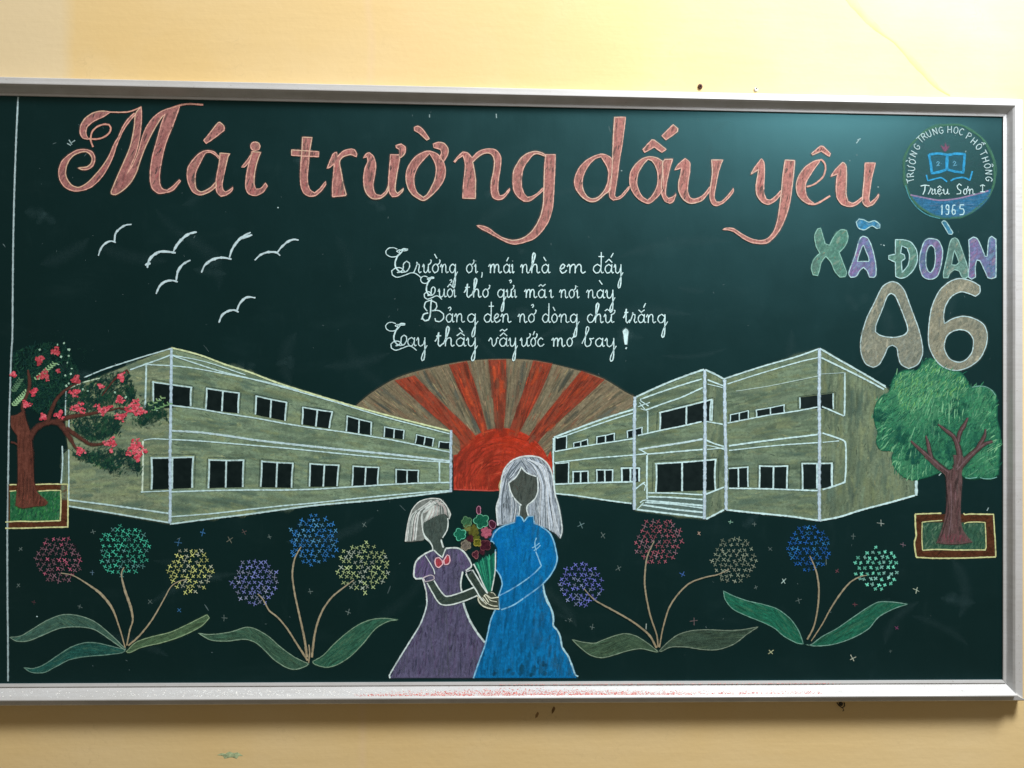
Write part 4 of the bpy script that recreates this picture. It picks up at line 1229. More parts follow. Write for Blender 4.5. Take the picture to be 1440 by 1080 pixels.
crown.line(S("(945,190)(985,197)(1030,190)(1045,186)", Y_), 1.2, (130, 190, 175), .6, layer=3)
crown.line(S("(1070,190)(1110,200)(1160,200)(1212,186)", Y_), 1.2, (130, 190, 175), .6, layer=3)
crown.done()
TR, TRD, TRL = (88, 66, 64), (58, 46, 44), (122, 98, 100)
tru = Draw("trunk", rt, None, rank=3)
tl_ = curve(S("(700,740)(735,660)(765,560)(785,450)(790,330)(785,230)(772,165)(700,110)(640,50)(600,20)(640,-10)(700,55)(770,115)(820,130)(850,90)(845,0)(915,0)(935,40)(915,150)(918,220)(910,330)(905,450)(915,600)(950,670)(1005,735)(900,750)(800,752)", Y_), True)
tru.fill([tl_], TR, .88)
tru.hatch([tl_], 88, 20, 1.8, 2.0, [TR, TR, TRD, TRL, (106, 72, 74), (96, 82, 80)], .6, jit=6)
for txt, w in [("(800,1050)(720,990)(640,920)(560,850)(485,780)", [6.5, 7, 6, 4.5, 2.0]), ("(660,930)(645,870)(630,800)(612,738)", [5, 5, 4.5, 1.5]),
               ("(868,1010)(895,930)(888,850)(850,750)(780,690)(715,640)", [9, 7, 6, 5, 4, 1.5]), ("(880,790)(900,710)(940,640)(965,585)", [5, 5, 5, 2]),
               ("(870,1030)(945,945)(1030,865)(1110,805)(1175,785)", [8, 8, 6, 4.5, 3]), ("(1040,860)(1080,790)(1108,735)(1115,680)", [5, 5, 4, 1.5])]:
    pts = S(txt, X_)
    tru.line(pts, [k * 2.3 for k in w], (24, 72, 58), .55, layer=0, wob=.1, soft=True)
    tru.line(pts, [k * 1.45 for k in w], TRD, .85, layer=0, wob=.1)
    tru.line(pts, [k * 1.1 for k in w], TR, .8, layer=1, wob=.15)
    tru.line([(x + .8, y - .6) for x, y in pts], [k * .25 for k in w], TRL, .55, layer=2, wob=.3)
tru.hatch([curve(S("(715,735)(760,660)(900,660)(990,735)(850,748)", Y_), True)], 80, 8, 1.3, 1.2, [(128, 66, 76), (112, 66, 70), (140, 80, 90)], .6, layer=2, jit=15)
tru.line(S("(820,240)(828,400)(822,560)(800,690)", Y_), 2.0, TRL, .5, layer=2)
tru.line(S("(795,330)(800,480)(770,600)(740,690)", Y_), 1.6, TRD, .7, layer=2)
tru.done()
BR_, YE = (74, 42, 26), (188, 190, 134)


def planter(parent, outer, inner, ox, crop, lines, green_d):
    d = Draw("planter", parent, None, rank=1)
    o = S(outer, crop); i_ = S(inner, crop)
    d.fill([o, i_], BR_, .92)
    d.hatch([o, i_], 4, 14, 2.0, 1.6, [BR_, (92, 52, 32), (60, 38, 26), (104, 58, 40)], .6, jit=50)
    for t, w in lines:
        d.line(S(t, crop), w, YE, .92, wob=.25)
    d.done()
    g = Draw("grass_patch", parent, None, rank=1)
    g.fill([i_], green_d[0], .8)
    g.hatch([i_], 80, 9, 1.5, 2.2, green_d, .6, jit=40, bend=.8)
    g.done()


planter(rt, "(520,500)(1185,500)(1200,860)(530,862)(520,740)(530,680)(524,600)", "(580,565)(1115,570)(1120,800)(585,803)", 0, Y_,
        [("(520,498)(600,495)(680,492)(742,490)", 1.9), ("(930,490)(940,502)(1000,497)(1100,499)(1186,500)", 1.9), ("(1183,500)(1190,620)(1198,740)(1202,858)", 1.8),
         ("(530,862)(700,870)(950,868)(1100,862)(1202,860)", 1.9), ("(522,500)(524,600)(530,680)(516,735)(522,800)(530,860)", 2.2),
         ("(582,566)(650,558)(750,550)", 1.3), ("(935,580)(960,568)(1030,564)(1112,568)", 1.4), ("(1112,568)(1118,680)(1120,780)(1112,800)", 1.4), ("(584,803)(700,796)(850,800)(1000,800)(1118,800)", 1.7), ("(582,566)(578,680)(584,802)", 1.4)],
        [(48, 84, 66), (64, 104, 76), (36, 70, 58), (84, 120, 90), (110, 138, 112)])

# ================================================================== flowering tree at the left
lt = group_part("chalk_tree", "flowering tree with dark leaves and red blossoms at the left end of the board")
fol = Draw("foliage", lt, None, rank=2)
DG = [(18, 48, 42), (26, 60, 46), (14, 40, 38), (34, 74, 54), (22, 54, 50)]
for txt, crop, dn, cv in [("(100,150)(250,90)(400,60)(560,80)(640,250)(700,420)(560,480)(450,640)(330,700)(250,560)(100,620)", L_, 1.9, .6),
                          ("(100,330)(400,300)(560,420)(560,640)(400,700)(250,640)(105,600)", L_, 1.7, .62),
                          ("(545,500)(620,430)(760,420)(830,350)(1000,310)(1080,300)(1110,370)(1140,470)(1150,580)(1000,620)(820,650)(700,660)(550,640)", L_, 1.8, .8),
                          ("(600,720)(760,690)(900,680)(1010,700)(1040,740)(1000,830)(900,880)(760,900)(640,830)", L_, 2.2, .85),
                          ("(1240,560)(1350,560)(1420,680)(1330,740)(1200,780)(1150,740)(1200,640)", L_, 1.7, .8),
                          ("(600,200)(700,215)(800,200)(900,190)(1080,200)(1190,270)(1180,390)(1100,350)(1050,300)(980,380)(900,360)(830,330)(700,290)(620,250)", M_, 2.0, .8),
                          ("(90,60)(300,30)(500,40)(640,120)(700,260)(780,300)(760,180)(640,20)(400,-20)(120,20)", L_, .6, .14)]:
    lp = curve(S(txt, crop), True)
    if dn > 1.6:
        fol.hatch([lp], lambda x, y: 70, 16, 5, 1.4, [(18, 50, 42), (22, 56, 46)], cv * .9, jit=40, layer=0)
    fol.hatch([lp], lambda x, y: random.uniform(20, 160), 8, 1.9, dn, DG, cv, jit=30, bend=.8, layer=2 if dn > 1.6 else 1)
    if cv > .7:
        fol.patches([lp], 60, [(24, 56, 44), (20, 48, 42), (34, 70, 50)], 60, 7, 12, .6, 60)
fol.hatch([curve(S("(760,240)(900,230)(900,380)(780,330)", M_), True)], 70, 7, 1.0, 1.2, [(60, 104, 66), (44, 84, 56)], .7, layer=2, jit=30)
for txt, crop, dn in [("(550,480)(700,430)(1080,300)(1160,520)(1040,760)(900,900)(620,880)(560,700)", L_, .55), ("(600,180)(1000,170)(1180,260)(1190,420)(1100,380)(980,420)(800,340)(640,290)", M_, .5),
                      ("(1180,560)(1300,520)(1430,600)(1430,760)(1250,800)(1130,760)", L_, .5), ("(480,300)(700,300)(860,380)(640,560)(500,520)", L_, .5)]:
    lp = curve(S(txt, crop), True)
    fol.hatch([lp], lambda x, y: random.uniform(20, 160), 9, 2.2, dn, DG, .8, jit=30, bend=.8, layer=2)
rs2 = random.Random(21)
for x, y, r, n in [(330, 210, 150, 60), (180, 420, 90, 40), (450, 380, 110, 45), (640, 470, 110, 60), (700, 560, 90, 50), (880, 500, 100, 60), (1030, 400, 80, 50), (1080, 520, 80, 50), (760, 780, 130, 80), (950, 760, 100, 60), (1300, 650, 80, 50),
                   (1180, 690, 60, 30), (720, 1000, 80, 45), (880, 1040, 100, 60), (1040, 1080, 90, 55), (1130, 1120, 60, 35), (640, 680, 60, 20), (960, 1110, 60, 40)]:
    for k in range(n):
        bx, by = x + rs2.gauss(0, r * .55), y + rs2.gauss(0, r * .45)
        if bx < 108:
            continue
        a = rs2.uniform(-.3, 1.9)
        l = rs2.uniform(9, 26)
        fol.line(S(f"({bx - l * math.cos(a)},{by + l * math.sin(a)})({bx},{by + rs2.uniform(-3, 3)})({bx + l * math.cos(a)},{by - l * math.sin(a)})", L_), rs2.uniform(1.0, 2.6), rs2.choice(DG), rs2.uniform(.5, .85), layer=rs2.choice((2, 3)), taper=.7, soft=rs2.random() < .5)
# pale sprigs and buds
for x0, y0, x1, y1, c, n in [(300, 380, 450, 250, (136, 172, 124), 9), (110, 600, 220, 485, (146, 182, 134), 9), (105, 480, 165, 385, (84, 118, 88), 7), (480, 150, 560, 350, None, 0), (1260, 600, 1360, 540, (130, 160, 110), 4), (1280, 640, 1420, 590, (110, 150, 100), 5)]:
    for k in range(n):
        t = k / max(1, n - 1)
        bx, by = x0 + (x1 - x0) * t, y0 + (y1 - y0) * t
        for s_ in (-1, 1):
            ex_, ey = bx + s_ * 22 + 14, by - 12 + s_ * 8
            fol.line(S(f"({bx},{by})({ex_},{ey})", L_), 2.0, c, .75, layer=3)
for x, y in [(485, 88), (540, 75), (585, 130), (580, 182), (515, 190), (568, 240), (492, 255), (605, 290), (597, 335), (550, 348), (335, 130), (575, 128), (700, 465), (740, 478), (970, 490), (1060, 532), (560, 435), (580, 415), (1325, 640), (1345, 548)]:
    dx, dy = random.uniform(-8, 8), random.uniform(-9, 9)
    fol.line(S(f"({x - dx},{y - dy})({x + dx},{y + dy})", L_), 2.8, (150, 182, 158), .8, layer=3)
fol.done()
trk = Draw("trunk", lt, None, rank=3)
RB, RBD, RBL = (90, 52, 42), (60, 38, 33), (112, 68, 54)
tlp = S("(90,690)(140,680)(200,640)(225,740)(262,850)(272,960)(275,1080)", L_) + S("(278,180)(280,300)(290,480)(322,560)(385,615)(405,640)(380,665)(300,672)(190,688)(130,665)(140,560)(150,480)(150,300)(148,100)", M_) + S("(148,860)(95,780)", L_)
tlp = curve(tlp, True)
trk.fill([tlp], RB, .88)
trk.hatch([tlp], 88, 22, 2.0, 2.0, [RB, RB, RBD, RBL, (84, 46, 36)], .6, jit=6)
for txt, w in [("(255,880)(290,810)(350,765)(430,740)(500,750)(550,810)(600,890)(640,960)(690,975)", [10, 10, 9, 9, 10, 10, 8, 5, 3]), ("(395,750)(430,650)(470,560)(530,490)(600,440)(680,400)", [8, 7, 6, 5, 3, 2]),
               ("(470,735)(580,700)(700,680)(820,660)(930,640)(1010,620)", [9, 8, 6, 5, 4, 2]), ("(560,790)(640,850)(700,890)(770,930)(880,920)(960,880)", [7, 7, 6, 6, 4, 2]),
               ("(200,660)(190,600)(240,480)(250,400)(235,300)", [6, 5, 6, 6, 3]), ("(90,910)(120,915)(150,935)", [3, 3, 3]), ("(860,520)(950,400)(1000,350)(1070,300)(1090,330)", [2, 2, 3, 3, 2]), ("(1000,620)(1080,640)(1160,660)", [3, 3, 2])]:
    pts = S(txt, L_)
    trk.line(pts, w, RBD, .75, layer=0, wob=.15)
    trk.line(pts, [k * .7 for k in w], lerp(RB, RBD, .35), .75, layer=1, wob=.2)
trk.hatch([curve(S("(140,660)(160,600)(260,560)(340,600)(380,650)(250,670)", M_), True)], 75, 10, 1.3, .8, [RBL, (134, 74, 60)], .5, layer=2, jit=12)
trk.done()
PK = [(198, 78, 90), (166, 54, 66), (216, 112, 120), (184, 66, 80)]
for x, y, r, sx in [(470, 145, 38, 1), (330, 215, 44, .9), (112, 340, 28, .9), (370, 350, 48, 1.2), (280, 485, 34, 1), (222, 592, 38, 1.2), (365, 695, 36, .7), (495, 680, 34, 1.5), (640, 382, 40, 1), (632, 495, 38, 1.2),
                    (665, 620, 52, 1.3), (870, 630, 50, 1.5), (850, 440, 22, 1.2), (1022, 358, 40, .9), (1012, 552, 38, 1), (1130, 620, 72, 1), (1200, 650, 34, 1.2), (1022, 698, 42, 1.2), (680, 985, 38, 1.2), (935, 915, 46, 1.3), (935, 985, 18, 1), (1150, 960, 84, 1.05), (1160, 1040, 34, .8), (490, 308, 16, 1)]:
    d = Draw("blossom", lt, None, rank=3)
    dull = y < 400 and x < 700 and x > 200
    cols = [lerp(c, (120, 45, 45), .4 if dull else 0) for c in PK]
    n = int(9 + r * r / 60)
    kx, ky = random.uniform(.15, .4), random.uniform(.15, .4)
    lp = [S(f"({x + r * sx * math.cos(a) * random.uniform(.75, 1.1)},{y + r * math.sin(a) * random.uniform(.75, 1.1)})", L_)[0] for a in [k * math.tau / 11 for k in range(11)]]
    for k in range(n):
        a, q = random.uniform(0, math.tau), math.sqrt(random.random())
        q *= .75 + .3 * math.sin(3 * a + x)
        bx, by = x + r * sx * q * math.cos(a) * 1.1, y + r * q * math.sin(a) * 1.05
        th = random.uniform(-.6, 1.2)
        l = random.uniform(5, 13)
        d.line(S(f"({bx - l * math.cos(th)},{by + l * math.sin(th)})({bx + l * math.cos(th)},{by - l * math.sin(th)})", L_), random.uniform(1.6, 2.8), random.choice(cols), .85, layer=random.choice((1, 2, 3)), wob=.3)
    d.done()
planter(lt, "(72,488)(575,485)(575,850)(72,855)", "(85,545)(515,540)(510,795)(85,803)", 0, M_,
        [("(80,492)(110,488)(140,490)", 1.5), ("(300,488)(430,484)(575,486)", 1.7), ("(573,486)(574,650)(572,848)", 1.9), ("(45,857)(200,856)(400,850)(576,846)", 1.9), ("(80,545)(135,540)", 1.4), ("(325,545)(420,538)(515,538)", 1.5),
         ("(513,540)(514,660)(508,795)", 1.9), ("(45,805)(150,798)(300,800)(508,793)", 1.7)],
        [(36, 92, 58), (50, 120, 66), (28, 74, 52), (72, 150, 78), (24, 60, 48), (90, 130, 100)])

# ================================================================== girl and woman
SKIN = (66, 78, 72)
girl = group_part("drawn_person", "girl with short pale hair in a mauve dress with a red bow tie, handing over a bouquet")


def blob(d, loop, c, cols=None, ang=90, cov=.8, w=1.8, L=14, dens=1.9, jit=8, closed_curve=True, hcov=.58):
    lp = curve(loop, True) if closed_curve else loop
    d.fill([lp], c, cov)
    d.hatch([lp], ang, L, w, dens, cols or [c, [v * .85 for v in c], [min(255, v * 1.15) for v in c]], hcov, jit=jit, bend=.1)
    return lp


d = Draw("face", girl, None, rank=2)
blob(d, S("(360,845)(440,792)(520,755)(600,742)(636,790)(640,850)(630,920)(590,985)(565,1050)(580,1110)(620,1150)(585,1230)(540,1190)(470,1145)(468,1085)(430,1045)(380,990)(356,920)", a_), SKIN, [SKIN, (54, 66, 62), (80, 90, 82), (72, 84, 76)])
LN = (206, 216, 208)
d.line(S("(357,845)(353,920)(380,990)(430,1045)(450,1080)", a_), 1.9, LN)
d.line(S("(637,790)(640,850)(630,920)(595,985)(578,1010)", a_), 1.6, LN)
d.line(S("(515,60)(530,120)(580,165)(612,200)(625,235)(630,270)", c_), 1.7, LN)
d.line(S("(722,150)(735,200)(750,240)", c_), 2.3, LN)
d.done()
HR = (148, 152, 144)
d = Draw("hair", girl, None, rank=3)
gh = S("(160,1055)(175,930)(200,800)(240,690)(310,610)(400,575)(480,565)(550,575)(600,620)(640,680)(670,745)(655,765)(655,800)(620,750)(600,742)(520,755)(440,792)(360,848)(348,900)(358,960)(378,1015)(360,1038)(300,1045)(230,1052)", a_)
lp = curve(gh, True)
d.fill([lp], (112, 116, 110), .8)
for k in range(46):
    t = k / 45
    if t < .62:
        u = t / .62
        sx, sy = 470 + 30 * u, 590
        ex_, ey = 165 + 205 * u, 1050 - 8 * u + random.uniform(-12, 6)
        mx, my = 225 + 175 * u, 760 - 60 * u
        if u > .55:
            ex_, ey, mx, my = 355 + random.uniform(-8, 10), 850 + 180 * random.random() * (1 - u) * 2, 350, 740
    else:
        u = (t - .62) / .38
        sx, sy = 500 + 30 * u, 585
        ex_, ey = 360 + 300 * u, 845 - 110 * math.sin(u * 1.6) + 45 * max(0, u - .8) * 5
        mx, my = 430 + 190 * u, 700 - 50 * u
    d.line(S(f"({sx + random.uniform(-60, 60)},{sy + random.uniform(-8, 40)})({mx},{my})({ex_},{ey})", a_), random.uniform(.8, 1.7), random.choice([(192, 198, 190), (170, 176, 170), (210, 214, 208), (178, 168, 162), (96, 104, 100)]), .85, layer=random.choice((1, 2)), taper=.5)
d.line(S("(160,1052)(175,930)(200,800)(240,690)(310,610)(400,575)(480,567)(550,577)(600,622)(640,682)(668,745)(650,800)", a_), 1.3, (200, 204, 196), .85, layer=3)
d.done()
MV, MVD, MVL = (84, 80, 104), (62, 62, 82), (108, 92, 132)
d = Draw("dress", girl, None, rank=2)
body = S("(635,265)(740,355)(775,250)(850,242)(920,250)(980,290)(1030,360)(1062,430)(1058,460)(1000,500)(958,515)(945,620)(955,740)", c_) + S("(970,140)(1000,230)(1050,350)(1130,480)(1215,590)(1085,985)(148,985)(250,770)(400,530)(490,380)(545,230)(565,150)", e_) + S("(565,850)(555,740)(530,640)(515,590)(440,592)(418,570)(420,480)(440,400)(490,345)(560,300)", c_)
lpb = curve(body, True)
d.fill([lpb], MV, .85)
d.hatch([lpb], 88, 22, 2.0, 1.9, [MV, MVD, (80, 76, 98), (96, 82, 112), (72, 72, 90), (78, 80, 90)], .58, jit=10)
d.hatch([lpb], 85, 9, 1.8, .16, [(48, 50, 68), (60, 48, 76)], .6, layer=2, jit=20)
slv = curve(S("(560,300)(490,345)(440,400)(420,480)(418,570)(520,588)(610,550)(640,500)(590,400)", c_), True)
d.hatch([slv], 70, 12, 1.8, 1.6, [MVL, (104, 84, 126), (88, 74, 108)], .6, layer=2, jit=12)
slv2 = curve(S("(850,242)(920,250)(980,290)(1030,360)(1058,440)(1000,500)(930,470)(900,330)", c_), True)
d.hatch([slv2], 110, 12, 1.8, 1.0, [MVL, (100, 84, 116)], .5, layer=2, jit=12)
for t, cr, w in [("(630,268)(560,300)(490,345)(440,400)(420,480)(418,568)(440,592)(515,585)", c_, 2.3), ("(515,588)(530,640)(555,740)(565,850)", c_, 1.9),
                 ("(560,100)(562,150)(545,230)(490,380)(400,530)(250,770)(140,960)(148,990)", e_, 2.0), ("(775,250)(850,243)(920,250)(980,290)(1030,360)(1065,435)(1058,460)(1000,500)", c_, 2.3),
                 ("(965,510)(945,620)(945,690)(957,735)", c_, 2.2), ("(972,140)(1000,230)(1050,350)(1130,480)(1213,588)", e_, 3.1), ("(640,268)(690,315)(738,352)(755,300)(775,252)", c_, 1.9),
                 ("(545,330)(590,400)(640,490)(650,540)", c_, 1.2)]:
    d.line(S(t, cr), w, (186, 200, 196) if cr is e_ else LN, .9, wob=.2, layer=3)
d.line(S("(520,582)(560,562)(610,548)(640,562)(645,592)(610,610)(545,625)(522,585)", c_), 1.5, (190, 178, 180), .8, layer=3)
d.line(S("(1000,515)(1060,492)(1072,520)(1016,556)(1000,515)", c_), 1.4, (200, 200, 204), .8, layer=3)
d.done()
for nm, loop, outl in [("arm", "(560,630)(645,605)(690,690)(762,780)(820,785)(950,745)(1105,685)(1130,780)(1000,835)(850,880)(760,890)(700,870)(660,810)(610,720)", ["(565,640)(610,720)(660,810)(705,868)(760,888)(850,880)(1000,835)(1130,780)", "(642,610)(690,690)(762,780)(820,785)(950,745)(1100,685)"]),
                       ("arm", "(1015,555)(1070,500)(1130,580)(1190,680)(1245,755)(1200,800)(1150,790)(1110,710)(1050,620)", ["(1000,540)(1050,620)(1110,710)(1155,790)(1200,840)", "(1075,490)(1130,580)(1190,680)(1245,755)"])]:
    d = Draw(nm, girl, None, rank=3)
    blob(d, S(loop, c_), (52, 66, 58), [(52, 66, 58), (44, 58, 54), (66, 78, 64)], ang=20 if nm == "arm" and "1105" in loop else 125)
    for o in outl:
        d.line(S(o, c_), 1.9, LN, .92, layer=3)
    d.done()
d = Draw("bow_tie", girl, None, rank=3)
for t in ("(742,400)(700,352)(665,360)(652,400)(668,450)(700,466)(742,425)", "(752,388)(790,322)(815,335)(822,390)(802,425)(765,432)"):
    lq = blob(d, S(t, c_), (150, 56, 66), [(150, 56, 66), (128, 46, 56), (176, 76, 84)], ang=60, cov=.9, L=5, w=1.2)
    d.line(lq, 1.5, (236, 196, 200), .9, layer=3, raw=True, closed=True)
d.line([(530 + 745 / 8 + 1.6 * math.cos(a), 740 + 402 / 8 + 2.0 * math.sin(a)) for a in [k * math.tau / 7 for k in range(7)]], 1.1, (226, 150, 160), .9, layer=3, closed=True)
d.done()

bq = group_part("chalk_bouquet", "bouquet of green, pink and maroon flowers in a green wrapper")
d = Draw("wrapper", bq, None, rank=2)
cone = S("(208,425)(240,400)(262,430)(285,380)(320,360)(350,330)(385,350)(415,320)(455,285)(452,480)(430,620)(405,740)(362,745)(300,610)", d_)
d.fill([cone], (24, 92, 74), .8)
for k in range(60):
    t = random.random()
    d.line(S(f"({225 + 225 * t + random.uniform(-8, 8)},{410 - 110 * t + random.uniform(-20, 60)})({290 + 150 * t},{560})({365 + 45 * t},{738})", d_), random.uniform(.9, 1.7), random.choice([(36, 128, 98), (24, 100, 80), (60, 160, 120), (20, 78, 66)]), .8, layer=1, taper=.6)
d.line(S("(208,425)(260,525)(310,640)(362,745)", d_), 1.9, LN, .9, layer=3)
d.line(S("(455,285)(452,480)(432,620)(410,730)", d_), 1.6, LN, .9, layer=3)
d.done()


def bloom(cx, cy, r, c, oc, lobes=5, crop=a_, lab=None, sx=1.0, rot=0):
    d = Draw("bouquet_flower", bq, lab, rank=3)
    pts = []
    for k in range(lobes * 6):
        a = k * math.tau / (lobes * 6)
        q = r * (.70 + .28 * abs(math.sin((a + rot) * lobes / 2)) + .05 * math.sin(3 * a + cx))
        pts.append(S(f"({cx + q * sx * math.cos(a)},{cy + q * math.sin(a)})", crop)[0])
    d.fill([pts], c, .88)
    d.hatch([pts], 60, 7, 1.4, 1.6, [c, [v * .75 for v in c], [min(255, v * 1.3) for v in c]], .6, jit=40)
    if oc:
        d.line(pts, .95, oc, .65, layer=3, raw=True, closed=True, wob=.4)
    d.done()


bloom(850, 830, 62, (52, 92, 62), (104, 146, 104), 5, lab="green cluster flower")
bloom(930, 930, 70, (84, 84, 34), None, 6, sx=.9)
bloom(960, 1020, 45, (78, 84, 28), None, 5)
bloom(860, 900, 45, (98, 100, 54), None, 4)
bloom(985, 700, 48, (72, 30, 48), (190, 128, 150), 2, sx=.62, lab="upright maroon petal at the top")
bloom(1015, 822, 86, (20, 84, 62), (110, 186, 150), 5, sx=1.05, lab="largest flower, dark green with a mint edge")
bloom(1140, 860, 56, (66, 28, 44), (160, 110, 130), 2, sx=.75, rot=1)
bloom(1070, 950, 66, (160, 84, 100), None, 6, lab="pink flower")
bloom(775, 972, 72, (22, 92, 70), (96, 196, 160), 5, lab="green flower at the left")
bloom(1050, 140, 44, (62, 28, 36), None, 3, c_)
bloom(1130, 185, 46, (88, 88, 26), (150, 140, 60), 4, c_)
bloom(1000, 215, 60, (104, 96, 86), (140, 132, 110), 6, c_, "greyish beige flower")
bloom(1220, 215, 66, (58, 24, 34), (110, 60, 66), 4, c_)
bloom(1110, 320, 48, (74, 32, 44), (140, 90, 90), 3, c_, sx=.8)
bloom(1185, 290, 34, (62, 28, 38), None, 3, c_)

woman = group_part("drawn_person", "woman with long pale hair in a bright blue long-sleeved dress, taking the bouquet")
d = Draw("face", woman, None, rank=2)
blob(d, S("(665,215)(700,260)(760,295)(835,320)(850,400)(848,500)(815,575)(735,645)(728,700)(748,765)(700,825)(650,768)(635,760)(650,650)(580,560)(540,480)(525,395)(600,340)(640,280)", b_), (68, 76, 70), [(68, 76, 70), (54, 62, 58), (86, 92, 84), (78, 84, 76)], ang=86, cov=.98)
d.done()
d = Draw("hair", woman, None, rank=3)
hl = curve(S("(400,872)(392,780)(385,660)(420,540)(432,420)(445,330)(480,230)(550,150)(650,102)(668,215)(630,290)(590,345)(520,392)(540,480)(580,560)(645,640)(640,750)(600,765)(590,830)(480,862)", b_), True)
hr = curve(S("(650,102)(760,92)(870,110)(950,170)(1000,260)(1025,380)(1045,520)(1080,640)(1105,760)(1122,940)(1100,1015)(1040,955)(950,900)(820,850)(805,765)(750,762)(728,700)(735,650)(815,575)(848,500)(850,400)(835,320)(760,295)(700,260)(665,215)", b_), True)
HC = [(176, 186, 194), (196, 206, 214), (214, 222, 228), (150, 158, 166), (190, 196, 196)]
for lp in (hl, hr):
    d.fill([lp], (140, 150, 156), .82)
d.hatch([hl], lambda x, y: 88 if y > 678 else 52, 20, 1.15, 2.0, HC, .8, jit=6, bend=.1)
d.hatch([hr], lambda x, y: 91 if y > 672 else (132 if x < 752 else 112), 22, 1.15, 2.0, HC, .8, jit=6, bend=.1)
d.hatch([hl], lambda x, y: 88 if y > 678 else 52, 14, .9, .30, [(40, 50, 54), (70, 78, 80)], .8, jit=5, layer=2)
d.hatch([hr], lambda x, y: 91 if y > 672 else 125, 14, .9, .35, [(44, 54, 62), (74, 82, 84)], .8, jit=5, layer=2)
WL = (216, 226, 222)
rs_ = random.Random(4)
for k in range(34):
    t = k / 33
    if t < .4:
        u = t / .4
        x1 = 400 + 190 * u
        seg = f"({640 - 60 * (1 - u)},{150 + 10 * u})({470 + 130 * u},{290 + 40 * u})({430 + 110 * u},{500})({402 + 150 * u},{700})({x1},{860 - 20 * u})"
        if u > .35:
            seg = f"({660},{150})({480 + 120 * u},{300})({505},{390 - 40 * u})"
            if rs_.random() < .55:
                seg = f"({530 + 60 * u},{480 + 90 * u})({520 + 90 * u},{640})({500 + 90 * u},{830})"
    else:
        u = (t - .4) / .6
        seg = f"({690 + 60 * u},{120 + 10 * u})({800 + 120 * u},{210})({880 + 100 * u},{400})({870 + 150 * u},{640})({850 + 240 * u},{860 + 120 * u})"
    pts = [(x + rs_.uniform(-1, 1), y) for x, y in S(seg, b_)]
    d.line(pts, rs_.uniform(.7, 1.5), rs_.choice([(214, 224, 230), (200, 210, 218), (232, 238, 240), (60, 70, 76), (88, 98, 104)]), .8, layer=3, taper=.4)
for t, w in [("(400,872)(392,780)(385,660)(422,540)(432,420)(445,330)(480,230)(550,150)(650,102)(760,90)(870,108)(950,170)(1000,260)(1025,380)(1045,520)(1080,640)(1105,760)(1118,860)(1122,940)(1100,1015)", 1.9),
             ("(520,392)(590,342)(632,285)(665,213)(700,260)(760,297)(835,320)", 1.7), ("(522,395)(540,480)(580,560)(625,610)(665,645)", 2.0), ("(845,330)(852,400)(848,500)(815,575)(770,615)(735,645)(725,690)(745,765)", 1.8), ("(648,650)(645,700)(636,762)", 1.7)]:
    d.line(S(t, b_), w, WL, .92, layer=3)
d.line(S("(880,112)(950,165)(995,240)(1015,310)", b_), 1.6, (222, 196, 140), .6, layer=3)
d.line(S("(440,360)(415,420)(425,470)(430,520)", b_), 2.0, (196, 190, 140), .5, layer=3)
d.done()
BL1, BL2 = (8, 112, 172), (16, 92, 130)
d = Draw("dress", woman, None, rank=2)
top = S("(600,765)(650,765)(695,830)(745,770)(800,765)(815,850)(880,870)(960,930)(1010,1000)", b_)
up = S("(1112,180)(1132,260)(1148,370)(1120,470)(1050,580)(990,650)(1010,760)(1055,875)", d_)
lo = S("(1080,210)(1105,320)(1105,400)(1150,450)(1185,530)(1205,640)(1270,740)(1320,860)(1350,950)(1365,985)(215,985)(270,800)(330,640)(360,520)(400,340)(450,220)", f_)
lf = S("(500,935)(490,860)(488,795)(505,735)(530,650)(510,560)(470,490)(478,300)(470,240)(435,180)(403,170)(420,90)(450,40)", d_)
ct = S("(480,870)(590,835)", b_)
dr = top + up + lo + lf + ct
# drop near duplicates so the outline stays simple
clean = [dr[0]]
for p in dr[1:]:
    if math.dist(p, clean[-1]) > 1.2:
        clean.append(p)
lpd = curve(clean, True, corner_deg=40)
d.fill([lpd], (10, 104, 156), .9)


def dress_c(x, y):
    t = (y - 770) / 170
    c = lerp(BL1, BL2, t)
    r = random.random()
    if r < .12 + .12 * max(0, t):
        c = lerp(c, (10, 58, 84), .45)
    elif r > .88:
        c = lerp(c, (48, 140, 190), .45)
    elif x > 748 and r > .5:
        c = lerp(c, (48, 88, 110), .6)
    return c


